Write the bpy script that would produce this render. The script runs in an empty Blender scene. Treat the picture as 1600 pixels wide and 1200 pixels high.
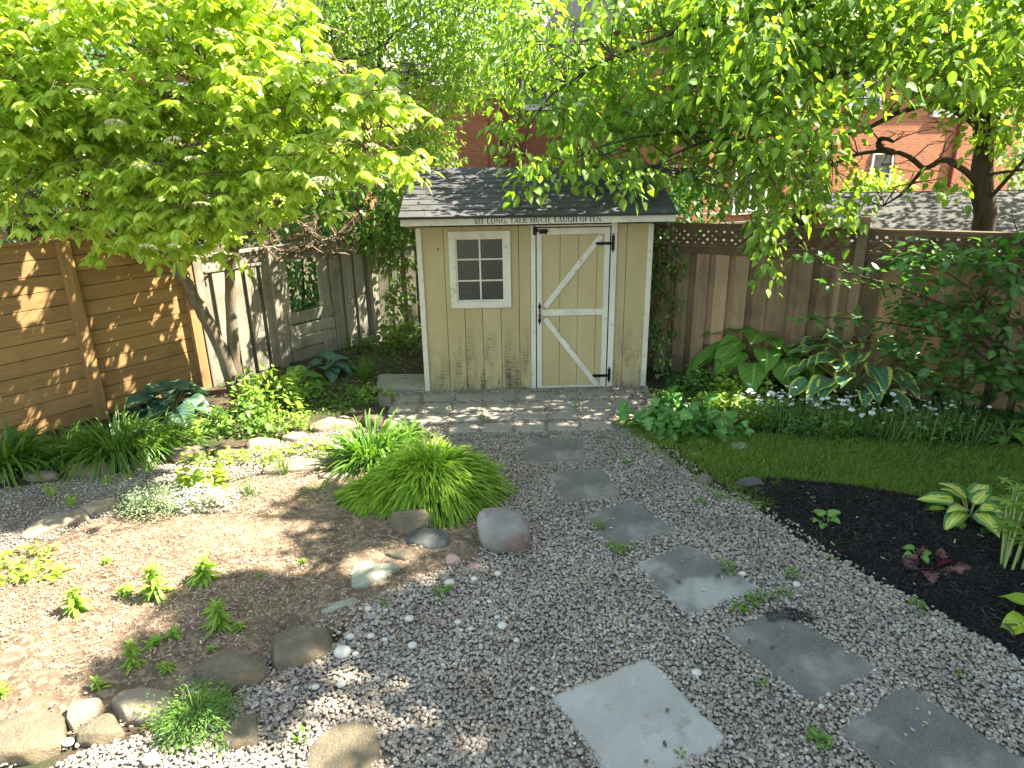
import bpy, bmesh, math, random
import numpy as np
from math import radians, sin, cos, pi, sqrt, atan2
from mathutils import Vector, Matrix, noise as mnoise
SC = bpy.context.scene
COL = SC.collection
rng = np.random.default_rng(7)
random.seed(7)
# ------------------------------------------------------------------ camera, sky, sun, exposure
F, PITCH, ROLL, CH = 1040.0, radians(19.2), radians(-0.97), 2.55
cam = bpy.data.cameras.new('camera'); camo = bpy.data.objects.new('camera', cam); COL.objects.link(camo)
cam.sensor_width = 36; cam.lens = F/1600*36; cam.clip_end = 2000; cam.clip_start = .05
RM = Matrix.Rotation(pi/2-PITCH, 4, 'X') @ Matrix.Rotation(ROLL, 4, 'Z')
camo.matrix_world = Matrix.Translation((0, 0, CH)) @ RM
SC.camera = camo
SUN_AZ = atan2(1, .17); SUN_EL = radians(50)
sd = Vector((sin(SUN_AZ)*cos(SUN_EL), cos(SUN_AZ)*cos(SUN_EL), sin(SUN_EL)))
sl = bpy.data.lights.new('sun', 'SUN'); sl.energy = 5; sl.angle = radians(.55); sl.color = (1, .92, .76)
so = bpy.data.objects.new('sun', sl); COL.objects.link(so)
so.rotation_euler = sd.to_track_quat('Z', 'Y').to_euler(); so.location = (20, 5, 30)
W = bpy.data.worlds.new('World'); SC.world = W; W.use_nodes = True
wn = W.node_tree.nodes; wl = W.node_tree.links
bg = wn['Background']; sky = wn.new('ShaderNodeTexSky'); sky.sky_type = 'NISHITA'; sky.sun_disc = False
sky.sun_elevation = SUN_EL; sky.sun_rotation = SUN_AZ; sky.air_density = 1.0; sky.dust_density = .6
wb = wn.new('ShaderNodeMix'); wb.data_type = 'RGBA'; wb.blend_type = 'MULTIPLY'; wb.inputs[0].default_value = 1; wb.inputs[7].default_value = (1.14, 1.0, .76, 1)
wl.new(sky.outputs[0], wb.inputs[6]); wl.new(wb.outputs[2], bg.inputs[0]); bg.inputs[1].default_value = .115
SC.view_settings.view_transform = 'Standard'; SC.view_settings.look = 'None'
SC.view_settings.exposure = 2.64; SC.view_settings.gamma = 1
SC.cycles.max_bounces = 8; SC.cycles.transparent_max_bounces = 4; SC.cycles.transmission_bounces = 4
SC.cycles.use_denoising = True; SC.cycles.sample_clamp_indirect = 8
# ------------------------------------------------------------------ image measurements -> points in the garden
def ray(u, v):
    d = RM.to_3x3() @ Vector(((u-800)/F, (600-v)/F, -1)); return d
def G(u, v, z=0.0):
    d = ray(u, v); t = (z-CH)/d.z; return Vector((d.x*t, d.y*t, z))
def PY(u, v, Y):
    d = ray(u, v); t = Y/d.y; return Vector((d.x*t, Y, CH+d.z*t))
def PXY(u, v, p0, dr):            # ray meets the vertical plane through p0 along dr
    d = ray(u, v); n = Vector((-dr.y, dr.x, 0)); t = (n.dot(Vector((p0.x, p0.y, 0))))/(n.dot(Vector((d.x, d.y, 0))))
    return Vector((d.x*t, d.y*t, CH+d.z*t))
# ------------------------------------------------------------------ mesh builder
class MB:
    def __init__(s): s.V = []; s.F = []; s.U = []; s.n = 0; s.uvany = False
    def add(s, v, f, mi=0, uv=None):
        v = np.asarray(v, float).reshape(-1, 3); f = np.asarray(f, int)
        s.V.append(v); s.F.append((f+s.n, mi)); s.n += len(v)
        s.U.append(np.zeros((len(v), 2)) if uv is None else np.asarray(uv).reshape(-1, 2))
        return s
    def box(s, x0, x1, y0, y1, z0, z1, mi=0):
        v = [(x, y, z) for z in (z0, z1) for y in (y0, y1) for x in (x0, x1)]
        return s.add(v, [(0, 2, 3, 1), (4, 5, 7, 6), (0, 1, 5, 4), (2, 6, 7, 3), (0, 4, 6, 2), (1, 3, 7, 5)], mi)
    def bar(s, a, b, w, h, up=(0, 0, 1), mi=0):      # box beam from a to b; w across, h along up
        a = Vector(a); b = Vector(b); d = (b-a).normalized(); up = Vector(up)
        x = d.cross(up).normalized()*w/2; y = x.cross(d).normalized()*h/2
        v = [p+i*x+j*y for p in (a, b) for j in (-1, 1) for i in (-1, 1)]
        return s.add([tuple(q) for q in v], [(0, 1, 3, 2), (4, 6, 7, 5), (0, 4, 5, 1), (2, 3, 7, 6), (0, 2, 6, 4), (1, 5, 7, 3)], mi)
    def tube(s, pts, rad, n=8, mi=0, rough=0., cap=True):
        P = np.array([tuple(p) for p in pts], float); m = len(P)
        R = np.full(m, rad, float) if np.isscalar(rad) else np.asarray(rad, float)
        T = np.gradient(P, axis=0); T /= np.linalg.norm(T, axis=1)[:, None]+1e-9
        up = np.array([.13, .2, 1.]) if abs(T[0, 2]) < .8 else np.array([1., .2, .1])
        X = np.cross(T, up); X /= np.linalg.norm(X, axis=1)[:, None]+1e-9; Y = np.cross(T, X)
        a = np.arange(n)*2*pi/n
        rr = R[:, None]*(1+(rng.random((m, n))-.5)*2*rough)
        V = P[:, None]+X[:, None]*(np.cos(a)[None, :]*rr)[..., None]+Y[:, None]*(np.sin(a)[None, :]*rr)[..., None]
        i = np.arange(m-1)[:, None]*n; j = np.arange(n)[None, :]; k = (j+1) % n
        f = np.stack([i+j, i+k, i+n+k, i+n+j], -1).reshape(-1, 4)
        s.add(V.reshape(-1, 3), f, mi)
        if cap:
            for r in (0, m-1): s.add(V[r], [list(range(n))], mi)
        return s
    def leaves(s, P, D, N, L, Wd, rows, prof, C=3, fold=.15, droop=.1, mi=0, wave=0.):
        P = np.asarray(P, float); n = len(P); D = np.asarray(D, float); N = np.asarray(N, float)
        D = D/(np.linalg.norm(D, axis=1)[:, None]+1e-9); X = np.cross(D, N); X /= np.linalg.norm(X, axis=1)[:, None]+1e-9; N = np.cross(X, D)
        L = np.broadcast_to(L, n)[:, None, None, None]; Wd = np.broadcast_to(Wd, n)[:, None, None, None]
        t = np.array(rows)[None, :, None, None]; w = np.array(prof)[None, :, None, None]; R = len(rows)
        q = np.linspace(-1, 1, C)[None, None, :, None]
        dr = np.broadcast_to(droop, n)[:, None, None, None]
        V = P[:, None, None]+D[:, None, None]*L*t+X[:, None, None]*Wd*.5*w*q+N[:, None, None]*Wd*.5*w*fold*np.abs(q)
        if wave: V = V+N[:, None, None]*Wd*wave*np.sin(t*9+q*1.5+rng.random(n)[:, None, None, None]*6)*np.abs(q)
        V = V-np.array([0, 0, 1.])*dr*L*t*t
        i = np.arange(R-1)[:, None]*C; j = np.arange(C-1)[None, :]
        f = np.stack([i+j, i+j+1, i+C+j+1, i+C+j], -1).reshape(-1, 4)
        Fc = (np.arange(n)[:, None, None]*R*C+f[None]).reshape(-1, 4)
        uv = np.stack(np.broadcast_arrays(q[..., 0]*.5+.5, t[..., 0]), -1); uv = np.broadcast_to(uv, (n, R, C, 2)); s.uvany = True
        return s.add(V.reshape(-1, 3), Fc, mi, uv.reshape(-1, 2))
    def scatter(s, bv, bf, P, S, A, mi=0, tilt=.3):   # copies of a small shape, turned and scaled
        n = len(P); c, q = np.cos(A), np.sin(A)
        v = bv[None]*S[:, None]
        ta = (rng.random(n)-.5)*2*tilt; tb = (rng.random(n)-.5)*2*tilt
        y = v[..., 1]*np.cos(ta)[:, None]-v[..., 2]*np.sin(ta)[:, None]; z = v[..., 1]*np.sin(ta)[:, None]+v[..., 2]*np.cos(ta)[:, None]
        x = v[..., 0]*np.cos(tb)[:, None]-z*np.sin(tb)[:, None]; z = v[..., 0]*np.sin(tb)[:, None]+z*np.cos(tb)[:, None]
        V = np.stack([x*c[:, None]-y*q[:, None], x*q[:, None]+y*c[:, None], z], -1)+P[:, None]
        f = (np.arange(n)[:, None, None]*len(bv)+bf[None]).reshape(-1, bf.shape[1])
        return s.add(V.reshape(-1, 3), f, mi)
    def ico(s, c, r, sub=2, amp=0., freq=3., mi=0, seed=0.):
        v, f = ICO[sub]; V = v*np.array(r)
        if amp:
            dsp = np.array([mnoise.fractal(Vector(q)*freq+Vector((seed, seed*2, 3.1)), 1., 2., 3) for q in v])
            V = V*(1+dsp*amp)[:, None]
        return s.add(V+np.array(tuple(c)), f, mi)
def make_ico(sub):
    bm = bmesh.new(); bmesh.ops.create_icosphere(bm, subdivisions=sub, radius=1)
    v = np.array([tuple(x.co) for x in bm.verts]); f = np.array([[q.index for q in p.verts] for p in bm.faces]); bm.free(); return v, f
ICO = {k: make_ico(k) for k in (1, 2, 3, 4, 5)}
def rough_cube():
    bm = bmesh.new(); bmesh.ops.create_cube(bm, size=1.3); bmesh.ops.subdivide_edges(bm, edges=bm.edges, cuts=1, use_grid_fill=True)
    v = np.array([tuple(x.co) for x in bm.verts]); v = v/np.linalg.norm(v, axis=1)[:, None]
    f = np.array([[q.index for q in p.verts] for p in bm.faces]); bm.free(); return v, f
PEB = rough_cube()
def mk(name, mb, mats, parent=None, smooth=False, world=False, bevel=0., loc=None, solid=0.):
    V = np.concatenate(mb.V); off = None
    if loc is not None and parent is None: off = np.array(tuple(loc))
    elif world and parent is not None: off = np.array(tuple(parent.location))
    if off is not None: V = V-off
    me = bpy.data.meshes.new(name)
    tot = np.concatenate([np.full(len(f), f.shape[1]) for f, _ in mb.F]); li = np.concatenate([f.reshape(-1) for f, _ in mb.F])
    mi = np.concatenate([np.full(len(f), m) for f, m in mb.F])
    me.vertices.add(len(V)); me.vertices.foreach_set('co', V.reshape(-1).astype(np.float32))
    me.loops.add(len(li)); me.loops.foreach_set('vertex_index', li.astype(np.int32))
    me.polygons.add(len(tot)); st = np.concatenate([[0], np.cumsum(tot)[:-1]])
    me.polygons.foreach_set('loop_start', st.astype(np.int32)); me.polygons.foreach_set('loop_total', tot.astype(np.int32))
    me.polygons.foreach_set('material_index', mi.astype(np.int32))
    me.update(calc_edges=True)
    if mb.uvany:
        uv = me.uv_layers.new(name='UVMap'); U = np.concatenate(mb.U)
        uv.data.foreach_set('uv', U[li].reshape(-1).astype(np.float32))
    me.polygons.foreach_set('use_smooth', np.full(len(tot), bool(smooth)))
    for m in (mats if isinstance(mats, (list, tuple)) else [mats]): me.materials.append(m)
    o = bpy.data.objects.new(name, me); COL.objects.link(o)
    if parent is not None: o.parent = parent
    elif loc is not None: o.location = loc
    if solid: md = o.modifiers.new('solid', 'SOLIDIFY'); md.thickness = solid; md.offset = 1
    if bevel: b = o.modifiers.new('bevel', 'BEVEL'); b.width = bevel; b.segments = 2; b.limit_method = 'ANGLE'
    return o
def tag(o, label=None, cat=None, group=None, kind=None):
    if label: o['label'] = label
    if cat: o['category'] = cat
    if group: o['group'] = group
    if kind: o['kind'] = kind
    return o
def thing(name, label, cat, loc=(0, 0, 0), rz=0., group=None):
    o = bpy.data.objects.new(name, None); COL.objects.link(o); o.location = loc; o.rotation_euler = (0, 0, rz); o.empty_display_size = .1
    return tag(o, label, cat, group)
def dup(root, loc, rz=0., s=1., label=None):
    r = root.copy(); COL.objects.link(r); r.location = loc; r.rotation_euler = (0, 0, rz); r.scale = (s, s, s)
    if label: r['label'] = label
    for ch in list(root.children):
        c = ch.copy(); COL.objects.link(c); c.parent = r
    return r
def inpoly(P, poly):
    x, y = P[:, 0], P[:, 1]; r = np.zeros(len(P), bool); n = len(poly)
    for i in range(n):
        x0, y0 = poly[i]; x1, y1 = poly[(i+1) % n]
        c = (y0 > y) != (y1 > y); xi = (x1-x0)*(y-y0)/((y1-y0) or 1e-9)+x0
        r ^= c & (x < xi)
    return r
def fill(poly, dens):
    p = np.array(poly); a, b = p.min(0), p.max(0); n = int((b-a).prod()*dens)
    P = a+rng.random((n, 2))*(b-a); return P[inpoly(P, poly)]
def GP(pix): return [tuple(G(u, v))[:2] for u, v in pix]
def unit(a): return a/(np.linalg.norm(a, axis=-1)[..., None]+1e-9)
# ------------------------------------------------------------------ materials
class NT:
    def __init__(s, name):
        s.m = bpy.data.materials.new(name); s.m.use_nodes = True; s.t = s.m.node_tree; s.n = s.t.nodes; s.l = s.t.links
        s.p = s.n['Principled BSDF']; s.out = s.n['Material Output']; s.tc = s.n.new('ShaderNodeTexCoord'); s.geo = None
    def new(s, k, **kw):
        x = s.n.new(k)
        for a, b in kw.items(): setattr(x, a, b)
        return x
    def link(s, a, b): s.l.new(a, b)
    def coord(s, stretch=(1, 1, 1), src='Object'):
        mp = s.new('ShaderNodeMapping'); mp.inputs['Scale'].default_value = stretch; s.link(s.tc.outputs[src], mp.inputs[0]); return mp.outputs[0]
    def noise(s, vec, scale, detail=4, rough=.55):
        x = s.new('ShaderNodeTexNoise'); x.inputs['Scale'].default_value = scale; x.inputs['Detail'].default_value = detail
        x.inputs['Roughness'].default_value = rough; s.link(vec, x.inputs['Vector']); return x.outputs['Fac']
    def rnd(s):
        if not s.geo: s.geo = s.new('ShaderNodeNewGeometry')
        return s.geo.outputs['Random Per Island']
    def ramp(s, fac, stops):
        x = s.new('ShaderNodeValToRGB'); e = x.color_ramp.elements
        while len(e) > 1: e.remove(e[0])
        for i, (p, c) in enumerate(stops):
            q = e[0] if i == 0 else e.new(p); q.position = p; q.color = (*c, 1) if not np.isscalar(c) else (c, c, c, 1)
        s.link(fac, x.inputs[0]); return x.outputs[0]
    def mix(s, f, a, b, mode='MIX'):
        x = s.new('ShaderNodeMix', data_type='RGBA', blend_type=mode)
        for sock, val in ((x.inputs[0], f), (x.inputs[6], a), (x.inputs[7], b)):
            if hasattr(val, 'node'): s.link(val, sock)
            elif np.isscalar(val): sock.default_value = val if sock == x.inputs[0] else (val, val, val, 1)
            else: sock.default_value = (*val, 1)
        return x.outputs[2]
    def math(s, op, a, b=0., clamp=False):
        x = s.new('ShaderNodeMath', operation=op, use_clamp=clamp)
        for sock, val in ((x.inputs[0], a), (x.inputs[1], b)):
            if hasattr(val, 'node'): s.link(val, sock)
            else: sock.default_value = val
        return x.outputs[0]
    def bump(s, h, strength=.3, dist=.01):
        x = s.new('ShaderNodeBump'); x.inputs['Strength'].default_value = strength; x.inputs['Distance'].default_value = dist
        s.link(h, x.inputs['Height']); s.link(x.outputs[0], s.p.inputs['Normal'])
    def fin(s, col, rough=.7, spec=.3):
        if hasattr(col, 'node'): s.link(col, s.p.inputs['Base Color'])
        else: s.p.inputs['Base Color'].default_value = (*col, 1)
        if hasattr(rough, 'node'): s.link(rough, s.p.inputs['Roughness'])
        else: s.p.inputs['Roughness'].default_value = rough
        s.p.inputs['Specular IOR Level'].default_value = spec
        return s.m
def leafmat(name, c1, c2, trans=.4, rough=.42, tcol=None, margin=None, mstart=.62, vein=.25, spec=.45, centre=False):
    s = NT(name); r = s.rnd(); base = s.mix(r, c1, c2)
    n = s.noise(s.coord(), 2.2, 2); base = s.mix(s.math('MULTIPLY', n, .5), base, tuple(x*.6 for x in c1))
    uv = s.new('ShaderNodeSeparateXYZ'); s.link(s.tc.outputs['UV'], uv.inputs[0])
    ax = s.math('ABSOLUTE', s.math('SUBTRACT', s.math('MULTIPLY', uv.outputs[0], 2), 1))
    if vein:
        w = s.math('SINE', s.math('MULTIPLY', s.math('ADD', uv.outputs[1], s.math('MULTIPLY', ax, -.35 if not margin else .9)), 42 if not margin else 12))
        base = s.mix(s.math('MULTIPLY', s.math('GREATER_THAN', w, .75), vein), base, tuple(min(1, x*1.7) for x in c2))
        base = s.mix(s.math('MULTIPLY', s.math('LESS_THAN', ax, .07), .5), base, tuple(min(1, x*2) for x in c2))
    if margin:
        e = s.math('ADD', ax, s.math('MULTIPLY', s.math('SUBTRACT', s.noise(s.coord(), 40, 2), .5), .45))
        m = s.math('MULTIPLY', s.math('SUBTRACT', e, mstart), 14, True)
        if not centre: m = s.math('MAXIMUM', m, s.math('MULTIPLY', s.math('SUBTRACT', uv.outputs[1], .93), 12, True))
        base = s.mix(m, base, margin)
    s.fin(base, rough, spec)
    tr = s.new('ShaderNodeBsdfTranslucent'); tc = s.mix(1., base, tcol or (1.5, 1.6, .5), 'MULTIPLY'); s.link(tc, tr.inputs[0])
    ms = s.new('ShaderNodeMixShader'); ms.inputs[0].default_value = trans
    s.link(s.p.outputs[0], ms.inputs[1]); s.link(tr.outputs[0], ms.inputs[2]); s.link(ms.outputs[0], s.out.inputs[0])
    return s.m
def vary(name, c1, c2, scale=3., stretch=(1, 1, 1), c3=None, s3=6., t3=.6, bump=.25, bs=40., rough=.8, isl=0., spec=.25, dist=.01, speck=None):
    s = NT(name); v = s.coord(stretch); n = s.noise(v, scale, 6); col = s.mix(s.ramp(n, [(.3, 0), (.7, 1)]), c1, c2)
    if c3: col = s.mix(s.ramp(s.noise(s.coord(), s3, 5, .65), [(t3-.06, 0), (t3+.08, 1)]), col, c3)
    if speck: col = s.mix(s.ramp(s.noise(s.coord(), 260, 2), [(.6, 0), (.66, 1)]), col, speck)
    if isl: col = s.mix(isl, col, s.mix(s.rnd(), tuple(x*.35 for x in c1), tuple(min(1, x*1.5) for x in c2)))
    s.bump(s.noise(v, bs, 8, .72), bump, dist); return s.fin(col, rough, spec)
def flat(name, c, rough=.5, metal=0., spec=.4, isl=0.):
    s = NT(name); n = s.noise(s.coord(), 14, 4); col = s.mix(s.math('MULTIPLY', n, .5), c, tuple(x*.7 for x in c))
    if isl: col = s.mix(isl, col, s.mix(s.rnd(), tuple(x*.4 for x in c), tuple(min(1, x*1.5) for x in c)))
    s.p.inputs['Metallic'].default_value = metal; s.bump(s.noise(s.coord(), 90, 3), .1, .003); return s.fin(col, rough, spec)
# ------------------------------------------------------------------ material list
def gravel_ground():
    s = NT('gravel_base'); v = s.coord(); vo = s.new('ShaderNodeTexVoronoi'); vo.inputs['Scale'].default_value = 60; s.link(v, vo.inputs['Vector'])
    c = s.ramp(vo.outputs['Color'], [(.1, (.10, .085, .07)), (.5, (.2, .18, .16)), (.9, (.3, .28, .25))])
    c = s.mix(s.ramp(s.noise(v, 2.5), [(.4, 0), (.6, .7)]), c, (.10, .075, .055)); s.bump(vo.outputs['Distance'], .6, .01); return s.fin(c, .9)
def pebble_mat(name='pebble', dark=1.):
    s = NT(name)
    k = lambda r, g, b: (r*dark, g*dark, b*dark)
    c = s.ramp(s.rnd(), [(0, k(.24, .19, .14)), (.09, k(.50, .44, .345)), (.2, k(.18, .17, .16)), (.33, k(.38, .34, .275)), (.45, k(.10, .088, .072)), (.54, k(.33, .23, .15)), (.63, k(.21, .225, .26)), (.74, k(.56, .52, .45)), (.80, k(.13, .11, .09)), (.88, k(.27, .16, .12)), (.94, k(.36, .35, .35)), (1, k(.15, .11, .075))])
    c = s.mix(s.ramp(s.noise(s.coord(), 2.6, 4), [(.42, 0), (.68, .55)]), c, (.13, .095, .065)); c = s.mix(.3, c, s.mix(s.noise(s.coord(), 130, 3), (.05, .04, .03), (.62, .54, .44)))
    return s.fin(c, .75, .25)
M = {}
M['gravel'] = gravel_ground(); M['pebble'] = pebble_mat('pebble', 1.05)
M['pebble_tan'] = pebble_mat('pebble_tan', 1.15)
M['soil'] = vary('soil', (.10, .068, .044), (.25, .175, .12), 3.5, c3=(.34, .26, .18), s3=24, t3=.54, bump=.9, bs=55, rough=.95, dist=.03)
M['ground'] = vary('garden_ground', (.045, .034, .022), (.11, .08, .055), 2, c3=(.04, .055, .02), s3=3, t3=.55, bump=.9, bs=40, rough=.95, dist=.03)
M['mulch'] = vary('mulch_base', (.006, .006, .006), (.016, .014, .014), 5, bump=1., bs=60, rough=.95, dist=.04)
M['flake'] = vary('mulch_flake', (.006, .006, .006), (.035, .030, .028), 8, isl=.75, rough=.75, bump=.4)
M['lawn'] = vary('lawn_base', (.02, .028, .01), (.05, .055, .025), 5, bump=.8, bs=70, rough=.95, dist=.02)
def chip_mat():
    s = NT('wood_chip'); c = s.ramp(s.rnd(), [(0, (.09, .05, .03)), (.3, (.30, .21, .14)), (.55, (.46, .36, .26)), (.8, (.22, .13, .09)), (1, (.6, .52, .42))]); return s.fin(c, .85)
M['chip'] = chip_mat()
M['paver'] = vary('paver', (.22, .20, .17), (.34, .31, .265), 2.5, c3=(.15, .14, .125), s3=9, t3=.6, bump=.35, bs=130, rough=.85, speck=(.4, .39, .37), isl=.12)
M['slab'] = vary('slab_dark', (.098, .093, .083), (.185, .177, .158), 3.2, c3=(.26, .245, .21), s3=3.6, t3=.60, bump=.6, bs=150, rough=.85, speck=(.34, .34, .33))
M['slab_light'] = vary('slab_light', (.27, .26, .235), (.385, .37, .335), 3.2, c3=(.20, .19, .16), s3=7, t3=.64, bump=.25, bs=150, rough=.85, speck=(.5, .5, .5))
M['slab_stained'] = vary('slab_stained', (.11, .105, .096), (.18, .172, .155), 2.2, c3=(.34, .33, .30), s3=1.7, t3=.52, bump=.35, bs=150, rough=.85, speck=(.32, .32, .31))
M['sand'] = vary('sandstone', (.20, .155, .105), (.38, .315, .23), 4, c3=(.16, .14, .11), s3=7, t3=.6, bump=.9, bs=14, rough=.9, speck=(.46, .40, .32), dist=.04)
M['sandd'] = vary('sandstone_grey', (.11, .092, .062), (.26, .215, .15), 4, c3=(.30, .21, .10), s3=5, t3=.62, bump=1., bs=12, rough=.9, speck=(.33, .30, .23), dist=.05)
M['flag'] = vary('flagstone', (.27, .28, .22), (.40, .40, .32), 3, (1, 3, 1), c3=(.2, .19, .14), s3=8, t3=.62, bump=.8, bs=16, rough=.85, dist=.03)
M['granite'] = vary('pink_granite', (.17, .165, .155), (.31, .295, .275), 6, c3=(.185, .135, .12), s3=3.6, t3=.53, bump=.3, bs=90, rough=.75, speck=(.13, .12, .12))
M['pink'] = vary('pink_stone', (.32, .19, .18), (.42, .29, .27), 6, bump=.4, bs=50, rough=.8)
M['white'] = vary('white_pebble', (.42, .405, .37), (.56, .545, .51), 8, bump=.15, bs=60, rough=.6)
M['darkrock'] = vary('dark_rock', (.05, .052, .05), (.12, .12, .11), 5, c3=(.2, .2, .19), s3=14, t3=.66, bump=.6, bs=30, rough=.8)
M['oldwood'] = vary('grey_wood', (.17, .15, .12), (.33, .30, .24), 3, (9, 9, .5), c3=(.10, .10, .07), s3=2.5, t3=.6, bump=.5, bs=22, rough=.9, isl=.3)
M['tanwood'] = vary('tan_wood', (.25, .14, .055), (.38, .23, .10), 3, (.6, 9, 9), c3=(.20, .11, .045), s3=2.2, t3=.62, bump=.3, bs=22, rough=.75, isl=.18)
M['tanpost'] = vary('tan_post', (.24, .135, .055), (.36, .22, .095), 3, (9, 9, .6), bump=.3, bs=22, rough=.75)
M['brownwood'] = vary('brown_wood', (.115, .074, .044), (.31, .212, .13), 3, (8, 8, .5), c3=(.075, .06, .04), s3=2.2, t3=.56, bump=.5, bs=20, rough=.85, isl=.5)
M['latt'] = vary('lattice_wood', (.075, .048, .028), (.145, .096, .056), 4, bump=.3, bs=40, rough=.85, isl=.3)
M['bark'] = vary('bark', (.13, .10, .07), (.27, .22, .16), 3, (6, 6, 1), c3=(.10, .11, .06), s3=4, t3=.62, bump=1., bs=18, rough=.95, dist=.02)
M['barkd'] = vary('dark_bark', (.045, .035, .025), (.11, .09, .065), 3, (6, 6, 1), bump=1., bs=16, rough=.95, dist=.03)
M['twig'] = vary('twig', (.10, .07, .045), (.22, .17, .12), 5, bump=.4, bs=40, rough=.9)
M['twigd'] = vary('dark_twig', (.04, .03, .02), (.09, .07, .05), 5, bump=.4, bs=40, rough=.9)
# ------------------------------------------------------------------ ground and paths
def sheet(name, poly, z, mat, mound=0., res=.12, noise=0.):
    p = np.array(poly)
    bm = bmesh.new(); vs = [bm.verts.new((x, y, z)) for x, y in poly]; f = bm.faces.new(vs)
    if f.normal.z < 0: f.normal_flip()
    if mound or noise:
        a, b = p.min(0), p.max(0)
        for ax in (0, 1):
            c = a[ax]+res
            while c < b[ax]:
                co = [0, 0, 0]; no = [0, 0, 0]; co[ax] = c; no[ax] = 1
                bmesh.ops.bisect_plane(bm, geom=bm.verts[:]+bm.edges[:]+bm.faces[:], plane_co=co, plane_no=no); c += res
        segs = [(Vector((*poly[i], 0)), Vector((*poly[(i+1) % len(poly)], 0))) for i in range(len(poly))]
        for v in bm.verts:
            q = Vector((v.co.x, v.co.y, 0)); dm = 9
            for s0, s1 in segs:
                e = s1-s0; t = max(0, min(1, (q-s0).dot(e)/e.length_squared)); dm = min(dm, (q-s0-e*t).length)
            k = min(1, dm/.35); k = k*k*(3-2*k)
            v.co.z += k*(mound+noise*(mnoise.noise(q*2.5)+.5*mnoise.noise(q*9)))
    me = bpy.data.meshes.new(name); bm.to_mesh(me); bm.free(); me.materials.append(mat)
    for q in me.polygons: q.use_smooth = True
    o = bpy.data.objects.new(name, me); COL.objects.link(o); o['kind'] = 'structure'; return o
sheet('ground', [(-300, -300), (300, -300), (300, 300), (-300, 300)], 0, M['ground'])
gravel_px = [(590, 614), (1010, 604), (1030, 640), (985, 672), (1050, 720), (1110, 765), (1175, 792), (1245, 845), (1420, 935), (1600, 1036), (1800, 1120), (1800, 1500), (200, 1500), (60, 1260),
             (150, 1180), (300, 1140), (410, 1075), (500, 1045), (540, 985), (600, 925), (690, 895), (760, 885), (800, 780), (700, 690), (560, 660), (400, 700), (350, 735), (200, 770), (200, 745), (400, 670)]
gravel_px = [(588, 616), (1010, 604), (1030, 640), (985, 672), (1050, 720), (1110, 765), (1175, 792), (1245, 845), (1420, 935), (1600, 1036), (1800, 1120), (1800, 1500), (120, 1500), (0, 1240),
             (150, 1170), (300, 1130), (410, 1060), (500, 1035), (545, 985), (570, 945), (650, 905), (740, 885), (780, 800), (700, 700), (620, 650)]
GRAV = GP(gravel_px); sheet('gravel_path', GRAV, .004, M['gravel'])
strip_px = [(640, 668), (500, 676), (330, 716), (160, 745), (0, 765), (-160, 790), (-200, 930), (40, 862), (200, 800), (400, 742), (560, 720), (640, 700)]
STRIP = GP(strip_px); sheet('gravel_strip', STRIP, .006, M['gravel'])
bed_px = [(560, 722), (400, 745), (200, 795), (40, 850), (-200, 920), (-300, 1200), (0, 1165), (170, 1140), (330, 1085), (440, 1030), (530, 985), (590, 950), (660, 915), (740, 892), (790, 810), (700, 730), (640, 690)]
BED = GP(bed_px); sheet('soil_bed', BED, .006, M['soil'], mound=.02, noise=.012)
mulch_px = [(1156, 750), (1215, 750), (1330, 760), (1450, 780), (1620, 810), (1800, 855), (1900, 1140), (1640, 1066), (1520, 998), (1410, 936), (1340, 892), (1270, 862), (1225, 822), (1180, 800), (1165, 775)]
MUL = GP(mulch_px); sheet('mulch_bed', MUL, .006, M['mulch'], mound=.05, noise=.02)
lawn_px = [(965, 662), (1020, 655), (1150, 680), (1400, 690), (1600, 700), (1850, 720), (1850, 840), (1620, 808), (1450, 780), (1330, 760), (1200, 748), (1150, 770), (1110, 748), (1060, 705), (1000, 690)]
LAWN = GP(lawn_px); sheet('lawn', LAWN, .008, M['lawn'])
print('scale', G(120, 965), G(640, 1150), G(787, 870), G(668, 612), G(1005, 603), G(330, 604), G(0, 690), G(590, 530))
# stepping stones: outlines on the ground
steps = [([(822, 686), (912, 687), (917, 726), (820, 727)], 'slab', 'small grey square stepping stone nearest the shed patio, first of the winding path'),
         ([(856, 742), (940, 733), (975, 776), (878, 792)], 'slab', 'grey stepping stone second from the shed, worn round at its far corners'),
         ([(912, 808), (985, 783), (1060, 832), (955, 860)], 'slab', 'dark grey stepping stone third from the shed with a green weed at its near edge'),
         ([(990, 884), (1078, 852), (1188, 922), (1075, 968)], 'slab_stained', 'stepping stone with a pale round stain in its middle, fourth from the shed'),
         ([(1122, 992), (1216, 953), (1380, 1050), (1268, 1106)], 'slab', 'stepping stone with black mulch spilled over its far edge'),
         ([(858, 1092), (1012, 1030), (1142, 1162), (975, 1250)], 'slab_light', 'pale almost white stepping stone set left of the path in the foreground'),
         ([(1304, 1142), (1412, 1072), (1640, 1215), (1500, 1320)], 'slab', 'dark stepping stone nearest the camera, cut by the lower right frame edge')]
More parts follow.
